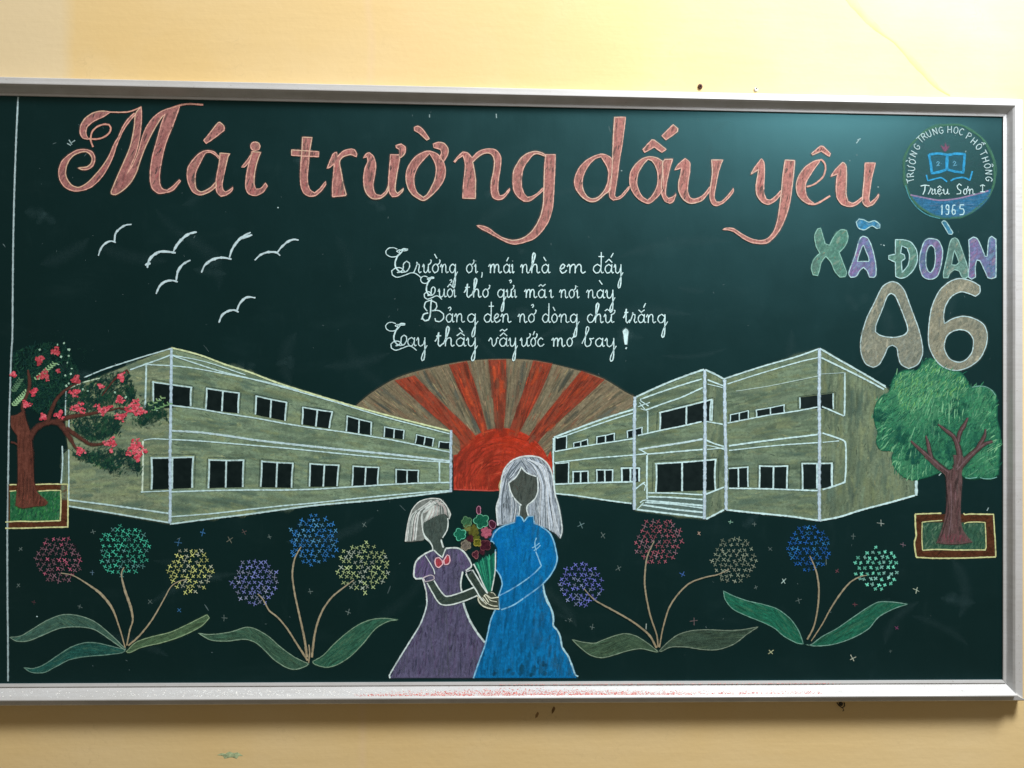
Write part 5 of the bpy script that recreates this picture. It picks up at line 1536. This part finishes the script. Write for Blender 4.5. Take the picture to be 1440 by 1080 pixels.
d.hatch([lpd], 88, 20, 2.4, 2.0, dress_c, .55, jit=9)
d.patches([lpd], 88, dress_c, 130, 7, 24, .4, 8)
foot = S("(230,900)(500,860)(700,850)(900,600)(1000,800)(1330,940)(1340,975)(230,975)", f_)
d.patches([curve(foot, True)], 88, [(14, 56, 70), (16, 66, 88), (20, 46, 54), (30, 70, 84)], 60, 7, 14, .42, 10)
BLN = (138, 198, 226)
for t, cr, w in [("(600,765)(650,765)(672,785)(695,830)(720,795)(745,770)(800,765)(812,850)(880,872)(960,932)(1010,1000)(1040,1080)", b_, 1.8), ("(600,765)(590,835)(480,870)(400,915)(350,980)(322,1055)", b_, 1.8),
                 ("(960,0)(1040,50)(1080,100)(1112,180)(1132,260)(1148,370)(1120,470)(1050,580)(950,680)(800,790)(650,890)(520,940)", d_, 1.9), ("(500,780)(650,700)(800,600)(900,520)(970,445)(940,370)(908,285)", d_, 1.7),
                 ("(405,165)(432,182)(440,200)", d_, 1.4), ("(462,490)(505,555)(530,650)(505,740)(488,800)(492,870)(500,935)", d_, 1.8),
                 ("(988,650)(1010,760)(1060,880)(1100,980)(1108,1080)", d_, 2.2), ("(990,0)(1030,120)(1080,210)(1105,320)(1105,400)(1150,450)(1185,530)(1205,640)(1270,740)(1320,860)(1350,950)(1385,970)", f_, 2.4),
                 ("(450,220)(400,340)(360,520)(330,640)(270,800)(207,990)", f_, 2.0), ("(455,260)(450,300)(455,400)(448,480)", d_, 1.2), ("(915,130)(898,180)(900,230)(912,275)", d_, 1.5), ("(865,245)(910,222)(950,190)", d_, 1.3), ("(885,275)(925,250)(960,213)", d_, 1.3)]:
    d.line(S(t, cr), w, (168, 208, 216) if "1105,400" in t or "1108,1080" in t else BLN, .92, layer=3, wob=.2)
d.done()
d = Draw("hand", woman, None, rank=3)
blob(d, S("(262,800)(330,765)(350,740)(420,735)(455,775)(490,800)(492,935)(400,930)(320,900)(275,855)", d_), (72, 76, 62), [(72, 76, 62), (58, 62, 52), (96, 98, 80)], ang=150)
for t, w in [("(320,790)(340,770)(362,778)(400,810)(440,805)(490,798)", 1.5), ("(258,805)(268,850)(315,898)(390,925)(495,932)", 1.8), ("(285,820)(320,850)(352,880)", 1.3), ("(330,785)(355,820)(378,858)", 1.3), ("(310,800)(335,835)(362,868)(420,895)(480,900)", 1.1), ("(345,770)(375,805)(400,835)(470,850)", 1.0), ("(400,745)(430,750)(455,780)", .9), ("(250,780)(262,800)(285,810)", 1.5)]:
    d.line(S(t, d_), w, (204, 204, 180), .85, layer=3)
d.done()

# ================================================================== globe flowers
def cross(d, x, y, r, c, cov=.8, w=1.15, rot=None):
    rot = random.uniform(-.5, .5) if rot is None else rot
    for k in range(2):
        a = rot + k * math.radians(random.uniform(76, 98)) + .6
        l1, l2 = r * random.uniform(.7, 1.15), r * random.uniform(.7, 1.15)
        d.line([(x - l1 * math.cos(a), y - l1 * math.sin(a)), (x + l2 * math.cos(a), y + l2 * math.sin(a))], w, c, cov, layer=random.choice((2, 3)), step=1.5, wob=.2)


def globe(parent, cx, cy, r, c, c2, crop, label, style=0, glow=None):
    cx, cy = crop[0] + cx / crop[2], crop[1] + cy / crop[2]
    r = r / crop[2]
    d = Draw("flower_head", parent, label, rank=2)
    circ = [(cx + r * .96 * math.cos(a), cy + r * .92 * math.sin(a)) for a in [k * math.tau / 20 for k in range(20)]]
    if glow:
        d.hatch([circ], lambda x, y: random.uniform(0, 180), 8, 2.2, 1.1, [glow], .25, jit=30)
    step = 7.7 if style == 0 else 8.0
    n = int(r // step) + 1
    for i in range(-n - 1, n + 2):
        for j in range(-n - 1, n + 2):
            x = (i + .5 * (j % 2)) * step * 1.02 + random.uniform(-1.5, 1.5)
            y = j * step * .93 + random.uniform(-1.5, 1.5)
            q = math.hypot(x, y)
            if q > r * .97:
                continue
            cc = c if random.random() < .7 else c2
            ff = random.uniform(.82, 1.14)
            cc = [v * ff for v in cc]
            if style == 0:
                cross(d, cx + x, cy + y, 3.6 * random.uniform(.8, 1.15), cc, .85, .98, rot=random.uniform(-.3, .3) + .15 * math.sin(x * .4))
            else:
                cross(d, cx + x, cy + y, 2.9, cc, .85, 1.7, rot=random.uniform(-.3, .3))
    d.done()


STEM = (132, 122, 98)


def stems(parent, crop, lst):
    for t, w in lst:
        d = Draw("stem", parent, None, rank=3)
        pts = S(t, crop)
        d.line(pts, w, STEM, .88, wob=.15, c2=(140, 134, 114))
        d.line([(x + .3, y) for x, y in pts], [k * .35 for k in (w if isinstance(w, list) else [w, w])], (160, 140, 108), .5, layer=3, wob=.4)
        d.done()


def leaf(parent, crop, txt, base, line_c, ang, label=None):
    d = Draw("leaf", parent, label, rank=2)
    lp = curve(S(txt, crop), True, corner_deg=60)
    d.fill([lp], base, .62)
    b = base
    d.hatch([lp], ang, 18, 1.4, 2.0, [b, [v * .72 for v in b], [min(255, v * 1.25) for v in b], lerp(b, (110, 130, 96), .4)], .6, jit=9, bend=.15)
    d.line(lp, 1.15, line_c, .75, layer=3, raw=True, closed=True, wob=.3)
    d.done()


def slope_of(crop, txt):
    pts = S(txt, crop)
    return lambda x, y: 20


TEAL, OLV, LMN = (44, 88, 78), (78, 98, 76), (44, 104, 80)
p1 = group_part("chalk_plant", "plant with maroon, teal and lemon globe flowers at the lower left")
leaf(p1, g_, "(795,822)(700,730)(600,650)(500,612)(400,605)(300,640)(200,700)(130,740)(62,748)(105,772)(180,770)(280,730)(380,690)(500,682)(600,700)(700,765)(788,828)", (58, 88, 76), (112, 134, 116), lambda x, y: 25 if x < 80 else -28)
leaf(p1, g_, "(792,825)(720,808)(620,785)(540,782)(450,810)(370,860)(280,920)(210,945)(150,940)(200,970)(280,970)(360,930)(440,890)(540,870)(660,860)(775,845)", (34, 78, 70), (94, 122, 108), lambda x, y: 28 if x < 100 else 0)
leaf(p1, g_, "(800,838)(860,780)(960,745)(1080,715)(1200,660)(1310,605)(1325,625)(1270,680)(1150,740)(1030,780)(900,810)(820,845)", (74, 98, 70), (124, 144, 110), 22)
globe(p1, 368, 255, 158, (104, 76, 84), (150, 78, 96), g_, "maroon globe flower at the far left", glow=(40, 26, 34))
globe(p1, 785, 200, 168, (58, 150, 124), (72, 118, 112), g_, "teal globe flower, second from the left", glow=(16, 56, 50))
globe(p1, 1205, 330, 152, (168, 172, 104), (146, 150, 128), g_, "lemon globe flower, third from the left")
stems(p1, g_, [("(792,815)(760,700)(710,565)(640,475)(560,415)(480,365)(440,350)(385,342)", [1.8, 2.0, 2.2, 3.6, 4.0, 2.4, 1.4, 1.2]), ("(802,800)(822,700)(840,640)(828,560)(790,450)(768,350)(785,305)", [2.2, 2.0, 2.6, 4.2, 3.8, 2.6, 1.3]), ("(812,800)(880,740)(960,640)(1030,520)(1080,430)(1130,395)(1185,380)", [2.6, 2.6, 2.2, 2.0, 1.6, 1.3, 1.2])])
p2 = group_part("chalk_plant", "plant with lavender, blue and pale yellow globe flowers left of the girl")
leaf(p2, h_, "(738,1005)(690,985)(640,958)(560,900)(480,830)(400,785)(340,775)(260,800)(180,815)(100,820)(40,812)(120,855)(220,862)(330,850)(400,870)(460,920)(520,980)(600,1030)(660,1040)(725,1018)", (58, 88, 70), (116, 138, 116), lambda x, y: 2 if x < 345 else -38)
leaf(p2, h_, "(765,990)(830,952)(900,880)(980,810)(1060,755)(1140,725)(1220,718)(1302,727)(1240,738)(1160,785)(1080,880)(1000,960)(920,1010)(850,1028)(775,1008)", (48, 92, 72), (112, 136, 112), 38)
globe(p2, 398, 490, 155, (106, 114, 166), (120, 126, 150), h_, "lavender globe flower, lowest of the left half", glow=(30, 34, 60))
globe(p2, 770, 225, 165, (46, 106, 162), (70, 124, 160), h_, "blue globe flower left of the girl", glow=(14, 46, 76))
globe(p2, 1080, 395, 168, (150, 166, 116), (140, 150, 134), h_, "pale yellow globe flower nearest the girl")
stems(p2, h_, [("(732,985)(670,890)(600,780)(540,710)(490,670)(450,600)(415,562)", [3.2, 2.8, 2.4, 2.2, 2.2, 2.0, 1.1]), ("(728,965)(710,840)(680,700)(650,560)(635,440)(650,340)(690,265)", [3.8, 3.4, 2.8, 2.6, 2.4, 2.6, 1.2]), ("(758,965)(780,800)(820,680)(880,590)(950,530)(1025,475)", [3.4, 3.2, 2.8, 2.4, 2.2, 1.2]), ("(738,1000)(744,940)(740,885)", 2.0)])
p3 = group_part("chalk_plant", "plant with violet, red and olive globe flowers right of the woman")
leaf(p3, i_, "(700,930)(640,880)(560,830)(490,815)(420,830)(340,860)(300,875)(230,870)(155,852)(210,905)(270,950)(340,967)(420,950)(500,925)(590,910)(685,930)", (64, 86, 66), (116, 134, 112), lambda x, y: 20 if x < 885 else -20)
leaf(p3, i_, "(706,925)(760,870)(830,820)(920,795)(1020,790)(1130,795)(1230,790)(1332,772)(1260,820)(1180,880)(1080,915)(980,915)(880,900)(780,900)(720,928)", (60, 78, 64), (112, 126, 108), 5)
globe(p3, 212, 503, 140, (96, 102, 170), (110, 120, 150), i_, "violet globe flower beside the blue dress", glow=(26, 28, 66))
globe(p3, 703, 232, 158, (136, 76, 86), (122, 92, 100), i_, "red globe flower below the porch")
globe(p3, 1180, 350, 152, (112, 122, 104), (126, 132, 114), i_, "olive grey globe flower")
stems(p3, i_, [("(690,905)(640,820)(540,740)(420,670)(310,610)(265,570)(230,530)", [3.0, 3.0, 2.6, 2.4, 2.6, 1.6, .9]), ("(700,900)(690,820)(650,700)(620,550)(615,450)(630,330)(675,228)", [2.2, 2.2, 2.4, 2.4, 2.4, 2.0, 1.2]), ("(708,902)(730,780)(770,650)(830,560)(900,495)(990,460)(1080,440)(1148,408)", [1.8, 2.0, 2.2, 2.2, 2.2, 2.0, 1.8, .9])])
p4 = group_part("chalk_plant", "plant with a blue and a mint globe flower at the lower right")
leaf(p4, j_, "(583,790)(580,775)(550,700)(500,630)(420,570)(330,540)(240,520)(150,490)(78,455)(90,510)(140,570)(220,610)(320,650)(400,690)(460,740)(540,783)", (34, 104, 80), (104, 144, 128), lambda x, y: -24 if x < 1085 else -48)
leaf(p4, j_, "(600,793)(632,795)(700,745)(800,690)(900,620)(990,560)(1060,525)(1150,525)(1242,538)(1150,570)(1060,620)(1000,690)(930,735)(850,770)(760,795)(660,803)", (34, 96, 74), (108, 142, 128), 32)
globe(p4, 620, 185, 150, (32, 86, 150), (44, 108, 160), j_, "deep blue globe flower below the right building", glow=(10, 36, 70))
globe(p4, 1045, 310, 142, (98, 180, 154), (118, 170, 156), j_, "mint globe flower near the planter", style=1, glow=(14, 60, 46))
stems(p4, j_, [("(608,762)(650,680)(675,560)(682,440)(665,330)(625,232)", [2.6, 2.2, 2.4, 2.6, 2.4, .9]), ("(633,772)(700,670)(760,560)(820,470)(880,400)(940,365)(985,355)", [1.4, 1.6, 1.8, 2.4, 2.6, 2.0, 1.0])])

# loose crosses strewn between the flowers
GY_, BB, RR = (120, 136, 130), (60, 112, 160), (120, 70, 78)
for x, y, r, c, cv in [(131, 748, 4, GY_, .45), (29, 772, 4.5, GY_, .45), (251, 763, 6, (60, 104, 140), .8), (285, 749, 5.5, BB, .9), (130, 805, 4, (92, 118, 136), .7), (26, 823, 4, GY_, .4), (48, 847, 4, RR, .3), (112, 853, 4.5, GY_, .4),
                       (211, 846, 5, GY_, .4), (252, 858, 5, BB, .7), (315, 869, 5, GY_, .55), (323, 759, 5.5, (120, 120, 104), .7), (343, 748, 5, (120, 100, 96), .5), (379, 755, 4, GY_, .6), (512, 738, 5.5, GY_, .6), (436, 832, 4.5, GY_, .5),
                       (490, 861, 5.5, GY_, .55), (817, 738, 5.5, (120, 150, 150), .7), (848, 753, 5.5, GY_, .6), (983, 750, 4, (190, 160, 140), .8), (1027, 734, 4.5, (140, 184, 160), .8), (1061, 737, 3.5, GY_, .5), (870, 799, 5.5, GY_, .5),
                       (960, 808, 5.5, (64, 100, 160), .9), (1083, 772, 4, GY_, .4), (1063, 826, 4, GY_, .5), (802, 872, 4.5, GY_, .4), (833, 882, 5, GY_, .55), (976, 873, 7, (130, 110, 110), .6), (1084, 917, 5, (176, 180, 140), .9),
                       (1239, 736, 6, (160, 170, 160), .85), (1200, 754, 4.5, GY_, .5), (1270, 766, 5, (130, 110, 120), .6), (1177, 803, 3.5, RR, .7), (1102, 817, 5.5, (176, 200, 190), .9), (1123, 844, 5, GY_, .5), (1202, 850, 4, RR, .7),
                       (1289, 830, 6, (170, 182, 160), .9), (1261, 883, 4, (120, 60, 96), .8), (1199, 926, 6.5, (176, 180, 160), .85), (1252, 916, 2.5, GY_, .3)]:
    d = Draw("chalk_cross", board, None, rank=1)
    cross(d, x, y, r * .88, c, cv * .66, 1.0, rot=random.uniform(-.8, .8))
    d.done()
d = Draw("chalk_dash", board, None, rank=1)
d.line(S("(909,877)(908.5,885)"), 1.3, (150, 160, 150), .8)
d.done()

# ================================================================== margin line, specks and smudges on the board
d = Draw("margin_line", board, "long pale vertical line ruled near the left end of the board", rank=0)
ml = S("(25.5,136)(23,190)(20.5,260)(18.8,330)(18,400)(17.5,470)(15.8,500)(14.5,540)(12.6,600)(11.8,650)(11,705)(10.3,760)(10.6,850)(11.2,900)(11.3,958)")
d.line(ml, 2.6, (146, 166, 166), .82, wob=.25)
d.line([(x - .4, y) for x, y in ml], 1.1, (186, 202, 202), .6, layer=3, wob=.5)
d.done()
sm = Draw("chalk_smudge", board, "faint wiped chalk smudges and specks scattered over the board", rank=0)
rs = random.Random(11)
for x, y, r, n in [(618, 455, 22, 10), (653, 470, 20, 10), (800, 478, 20, 8), (728, 440, 22, 8), (884, 472, 16, 8), (733, 356, 10, 5), (70, 520, 26, 6), (110, 520, 22, 6), (1300, 500, 30, 5), (1210, 420, 24, 4), (690, 270, 12, 4), (530, 285, 14, 5),
                   (420, 228, 9, 5), (1020, 170, 30, 4), (1000, 290, 14, 5), (1060, 740, 30, 4), (60, 300, 22, 6), (1330, 830, 30, 4), (605, 756, 8, 5), (400, 505, 22, 5), (345, 515, 18, 4), (1180, 335, 40, 4), (300, 370, 40, 4)]:
    for k in range(n // 2):
        a = rs.uniform(-40, 200)
        l = rs.uniform(.3, .9) * r
        cx, cy = x + rs.uniform(-r, r) * .6, y + rs.uniform(-r, r) * .5
        ca, sa = math.cos(math.radians(a)), math.sin(math.radians(a))
        sm.line([(cx - l * ca, cy - l * sa * .6), (cx, cy + rs.uniform(-2, 2)), (cx + l * ca, cy + l * sa * .6)], rs.uniform(12, 24), (88, 116, 118), .045, layer=1, soft=True, taper=.9)
for k in range(46):
    # long arcs left by the wiping cloth
    cx, cy = rs.uniform(60, 1360), rs.uniform(190, 930)
    R_, a0 = rs.uniform(90, 260), rs.uniform(0, 6.28)
    sp_ = rs.uniform(.4, 1.1)
    pts = [(cx + R_ * (math.cos(a0 + sp_ * t / 7) - math.cos(a0)), cy + .7 * R_ * (math.sin(a0 + sp_ * t / 7) - math.sin(a0))) for t in range(8)]
    if all(12 < p[0] < 1400 and 160 < p[1] < 948 for p in pts):
        sm.line(pts, rs.uniform(10, 30), (84, 108, 110), rs.uniform(.02, .055), layer=1, soft=True, taper=.9)
for k in range(150):
    x, y = rs.uniform(5, 1400), rs.uniform(150, 950)
    a, l = rs.uniform(0, 3.1), rs.uniform(.3, 1.6)
    if rs.random() < .12:
        l *= 4
    sm.line([(x - l * math.cos(a), y - l * math.sin(a)), (x + l * math.cos(a), y + l * math.sin(a))], rs.uniform(.6, 1.3), (130, 150, 150), rs.uniform(.12, .45), layer=1, taper=.6)
for x, y, l, a, c in [(97, 203, 3, .5, .6), (99, 200, 4, 1.0, .5), (103, 199, 3, 2.6, .5), (391, 292, 1, 0, .8), (1206, 199, 3, 2.2, .9), (1208, 196, 2.4, 2.7, .9), (1235, 263, 1, 0, .7), (1243, 345, 1.2, .4, .8), (1239, 344, .8, .4, .5), (1358, 213, 1.2, 2, .8), (1205, 218, .8, 0, .4), (1195, 226, .8, 0, .4), (1389, 716, 2.5, 2.0, .6), (1322, 667, 2.5, 2.3, .8),
                      (604, 163, 2.2, 1.6, .5), (698, 163, 3, 1.5, .6), (52, 867, 1, 0, .9), (874, 240, 1, .3, .6)]:
    sm.line([(x - l * math.cos(a), y - l * math.sin(a)), (x + l * math.cos(a), y + l * math.sin(a))], 1.4, (176, 200, 198), c, layer=2)
o = sm.done()
o["kind"] = "stuff"

# ================================================================== chalk dust lying on the lower rail's slope
dm, nt, b = new_mat("chalk_dust")
at = N(nt, "ShaderNodeAttribute", attribute_name="Col")
nt.links.new(at.outputs['Color'], b.inputs['Base Color'])
b.inputs['Roughness'].default_value = .95
rs = random.Random(5)
dv, df, dc = [], [], []


def rail_point(px, t):
    """Point on the lower rail's slope; t = 0 at the board, 1 at the outer ridge."""
    a, c = PR_BOT[4], PR_BOT[5]
    x = P(px, 965).x
    return Vector((x, -(a[1] + (c[1] - a[1]) * t), -(a[0] + (c[0] - a[0]) * t)))


def fleck(p, r, c):
    n = rs.choice((5, 6))
    b0 = len(dv)
    nrm = Vector((0, -.64, .77))
    ux, uy = Vector((1, 0, 0)), Vector((0, -.77, -.64))
    a0 = rs.uniform(0, 6)
    for k in range(n):
        a = a0 + k * math.tau / n
        q = r * rs.uniform(.6, 1.2)
        dv.append(p + ux * q * math.cos(a) * 1.5 + uy * q * math.sin(a) * .8 + nrm * .0003)
        dc.append((*c, 1))
    dv.append(p + nrm * (r * .5 + .0003)); dc.append((*c, 1))
    for k in range(n):
        df.append((b0 + k, b0 + (k + 1) % n, b0 + n))


for k in range(2600):
    px = rs.gauss(745, 130) if rs.random() < .72 else rs.uniform(520, 1150)
    if not 500 < px < 1180:
        continue
    dens = math.exp(-((px - 740) / 150) ** 2)
    t = 1 - abs(rs.gauss(0, .16 + .16 * dens))
    if t < 0.05:
        continue
    c = rs.choice([(.62, .13, .12), (.70, .22, .20), (.55, .12, .10), (.8, .45, .42), (.75, .62, .6)])
    fleck(rail_point(px, t), rs.uniform(.0004, .0012), c)
for k in range(900):
    px = rs.uniform(-10, 1400)
    if rs.random() < .5:
        px = rs.gauss(380, 130)
    fleck(rail_point(px, rs.uniform(.25, 1.0)), rs.uniform(.0004, .0013), rs.choice([(.85, .88, .9), (.8, .84, .86), (.9, .9, .88)]))
for k in range(420):
    px = rs.uniform(700, 1180)
    p = rail_point(px, 0)
    fleck(Vector((p.x, -.0052, -.0045)), rs.uniform(.0004, .0009), rs.choice([(.7, .25, .24), (.78, .45, .42)]))
me = mesh_from("chalk_dust", dv, df)
ca = me.color_attributes.new("Col", 'FLOAT_COLOR', 'POINT')
ca.data.foreach_set("color", np.array(dc, 'f').ravel())
o = link("chalk_dust", me, board, dm)
o["kind"] = "stuff"
o["label"] = "red and white chalk dust lying along the lower rail"


# ================================================================== small things on the wall
def W(px, py, off=0.0):
    """Point of the wall plane seen at a place of the photograph."""
    return P(px, py, -WALL_Y + off)


def lathe(name, centre, prof, mat, n=14, parent=None, squash=1.0):
    v, f = [], []
    for (r, h) in prof:
        for k in range(n):
            a = k * math.tau / n
            v.append(centre + Vector((r * math.cos(a) * squash, -h, r * math.sin(a))))
    for i in range(len(prof) - 1):
        for k in range(n):
            f.append((i * n + k, i * n + (k + 1) % n, (i + 1) * n + (k + 1) % n, (i + 1) * n + k))
    f.append(tuple(range(n))[::-1]); f.append(tuple((len(prof) - 1) * n + k for k in range(n)))
    me = mesh_from(name, v, f)
    import bmesh
    bm = bmesh.new(); bm.from_mesh(me); bmesh.ops.recalc_face_normals(bm, faces=bm.faces); bm.to_mesh(me); bm.free()
    return link(name, me, parent, mat)


m_brown = plain_mat("rusty_brown", (.075, .022, .010), .6, 0, 300)
m_pale = plain_mat("pale_plastic", (.62, .62, .58), .5, 0, 300, .15)
m_dark = plain_mat("dark_metal", (.045, .038, .030), .5, .4, 300)
s1 = lathe("wall_plug", W(984.5, 122), [(.0056, -.001), (.0060, .0015), (.0050, .0035), (.0022, .0042), (.0020, .0020), (.0004, .0016)], m_brown, squash=.85)
s1["label"] = "dark brown plug in the wall above the top rail"; s1["category"] = "wall plug"
s2 = bpy.data.objects.new("wall_screw", None); col_root.objects.link(s2); s2.location = W(1063, 126)
s2["label"] = "small pale screw in chipped paint right of the brown plug"; s2["category"] = "screw"
hd = lathe("screw_head", Vector((0, 0, 0)), [(.0046, -.001), (.0048, .0012), (.0036, .0028), (.0003, .0030)], m_pale, parent=s2)
lathe("screw_slot", Vector((.0008, 0, .0018)), [(.0016, .0025), (.0016, .0036), (.0002, .0037)], m_dark, parent=s2, n=8)
# hanging clip under the lower rail
cl = bpy.data.objects.new("rail_clip", None); col_root.objects.link(cl); cl.location = W(1182, 990)
cl["label"] = "small dark metal clip just under the lower rail, toward the right"; cl["category"] = "clip"


def tube(name, pts, r, mat, parent, n=7):
    v, f = [], []
    for i, p in enumerate(pts):
        t = (Vector(pts[min(i + 1, len(pts) - 1)]) - Vector(pts[max(0, i - 1)])).normalized()
        a = t.cross(Vector((0, 1, 0)));
        if a.length < .1:
            a = t.cross(Vector((0, 0, 1)))
        a.normalize(); c = t.cross(a)
        for k in range(n):
            q = k * math.tau / n
            v.append(Vector(p) + a * r * math.cos(q) + c * r * math.sin(q))
    for i in range(len(pts) - 1):
        for k in range(n):
            f.append((i * n + k, i * n + (k + 1) % n, (i + 1) * n + (k + 1) % n, (i + 1) * n + k))
    f += [tuple(range(n))[::-1], tuple((len(pts) - 1) * n + k for k in range(n))]
    return link(name, mesh_from(name, v, f), parent, mat)


tube("hook", [(-.008, -.001, .003), (-.006, -.006, -.001), (0, -.008, -.005), (.006, -.006, -.002), (.008, -.001, .003)], .0011, m_dark, cl)
tube("wire", [(.001, -.008, -.004), (.003, -.009, -.010), (.001, -.008, -.012)], .0008, m_dark, cl)
lathe("screw_head", Vector((0, -.001, .001)), [(.0042, 0), (.0042, .002), (.0025, .003)], m_dark, parent=cl)


# paint marks and the raised paint ridge belong to the wall
def wall_ribbon(name, pts, widths, h, mat, label=None, side=4):
    v, f = [], []
    pts = curve(S(pts), step=7)
    n = len(pts)
    for i, (x, y) in enumerate(pts):
        p0, p1 = W(*pts[max(0, i - 1)]), W(*pts[min(n - 1, i + 1)])
        t = (p1 - p0).normalized()
        s_ = Vector((t.z, 0, -t.x))
        w = float(np.interp(i / (n - 1), np.linspace(0, 1, len(widths)), widths)) * random.uniform(.85, 1.15)
        for k in range(side + 1):
            u = -1 + 2 * k / side
            p = W(x, y) + s_ * (w * u / 2)
            p.y = WALL_Y - .0002 - h * (1 - u * u) ** .8 * random.uniform(.8, 1.1)
            v.append(p)
    for i in range(n - 1):
        for k in range(side):
            a = i * (side + 1) + k
            f.append((a, a + 1, a + side + 2, a + side + 1))
    me = mesh_from(name, v, f)
    if me.polygons[0].normal.y > 0:
        me.flip_normals()
    for p in me.polygons:
        p.use_smooth = True
    o = link(name, me, wall, mat)
    if label:
        o["label"] = label
    return o


m_ridge = plain_mat("old_ochre_paint", (.70, .50, .20), .6, 0, 40, .08)
m_ridge2 = plain_mat("bright_cream_paint", (.84, .70, .43), .6, 0, 40, .05)
wall_ribbon("paint_ridge", "(1186,-14)(1215,22)(1243,48)(1258,58)(1282,84)(1303,106)(1320,124)(1336,134)", [.020, .018, .014, .009, .008, .014, .012, .004], .0006, m_ridge, "ochre line of raised old paint running down to the frame's corner")
m_green = plain_mat("green_smear", (.40, .50, .29), .8, 0, 260, .3)


def wall_blot(name, loop, mat, label, h=.0003):
    lp = curve(S(loop), True, step=2)
    c = (sum(p[0] for p in lp) / len(lp), sum(p[1] for p in lp) / len(lp))
    v = [W(x, y, .0002) for x, y in lp] + [W(c[0] + (x - c[0]) * .6, c[1] + (y - c[1]) * .6, .0002 + h) for x, y in lp] + [W(c[0], c[1], .0003 + h)]
    n = len(lp)
    f = [(k, (k + 1) % n, n + (k + 1) % n, n + k) for k in range(n)] + [(n + k, n + (k + 1) % n, 2 * n) for k in range(n)]
    me = mesh_from(name, v, f)
    import bmesh
    bm = bmesh.new(); bm.from_mesh(me)
    bmesh.ops.reverse_faces(bm, faces=[q for q in bm.faces if q.normal.y > 0]); bm.to_mesh(me); bm.free()
    o = link(name, me, wall, mat)
    o["label"] = label
    return o


wall_blot("paint_smear", "(305,1062)(312,1059)(317,1060)(322,1057)(329,1059)(334,1058)(342,1063)(336,1063)(333,1067)(325,1065)(316,1067)(313,1063)", m_green, "small green smear on the wall below the board")
m_stain = plain_mat("brown_stain", (.20, .115, .04), .8, 0, 200, .3)
wall_blot("stain", "(776,998)(779,993)(781,996)(779,1001)(776,1004)", m_stain, "small brown stain under the rail's middle")
wall_blot("stain", "(753,1005)(756,1001)(758,1003)(756,1008)(753,1010)", plain_mat("brown_stain_faint", (.34, .21, .08), .8, 0, 200, .3), "fainter brown stain left of the other one")
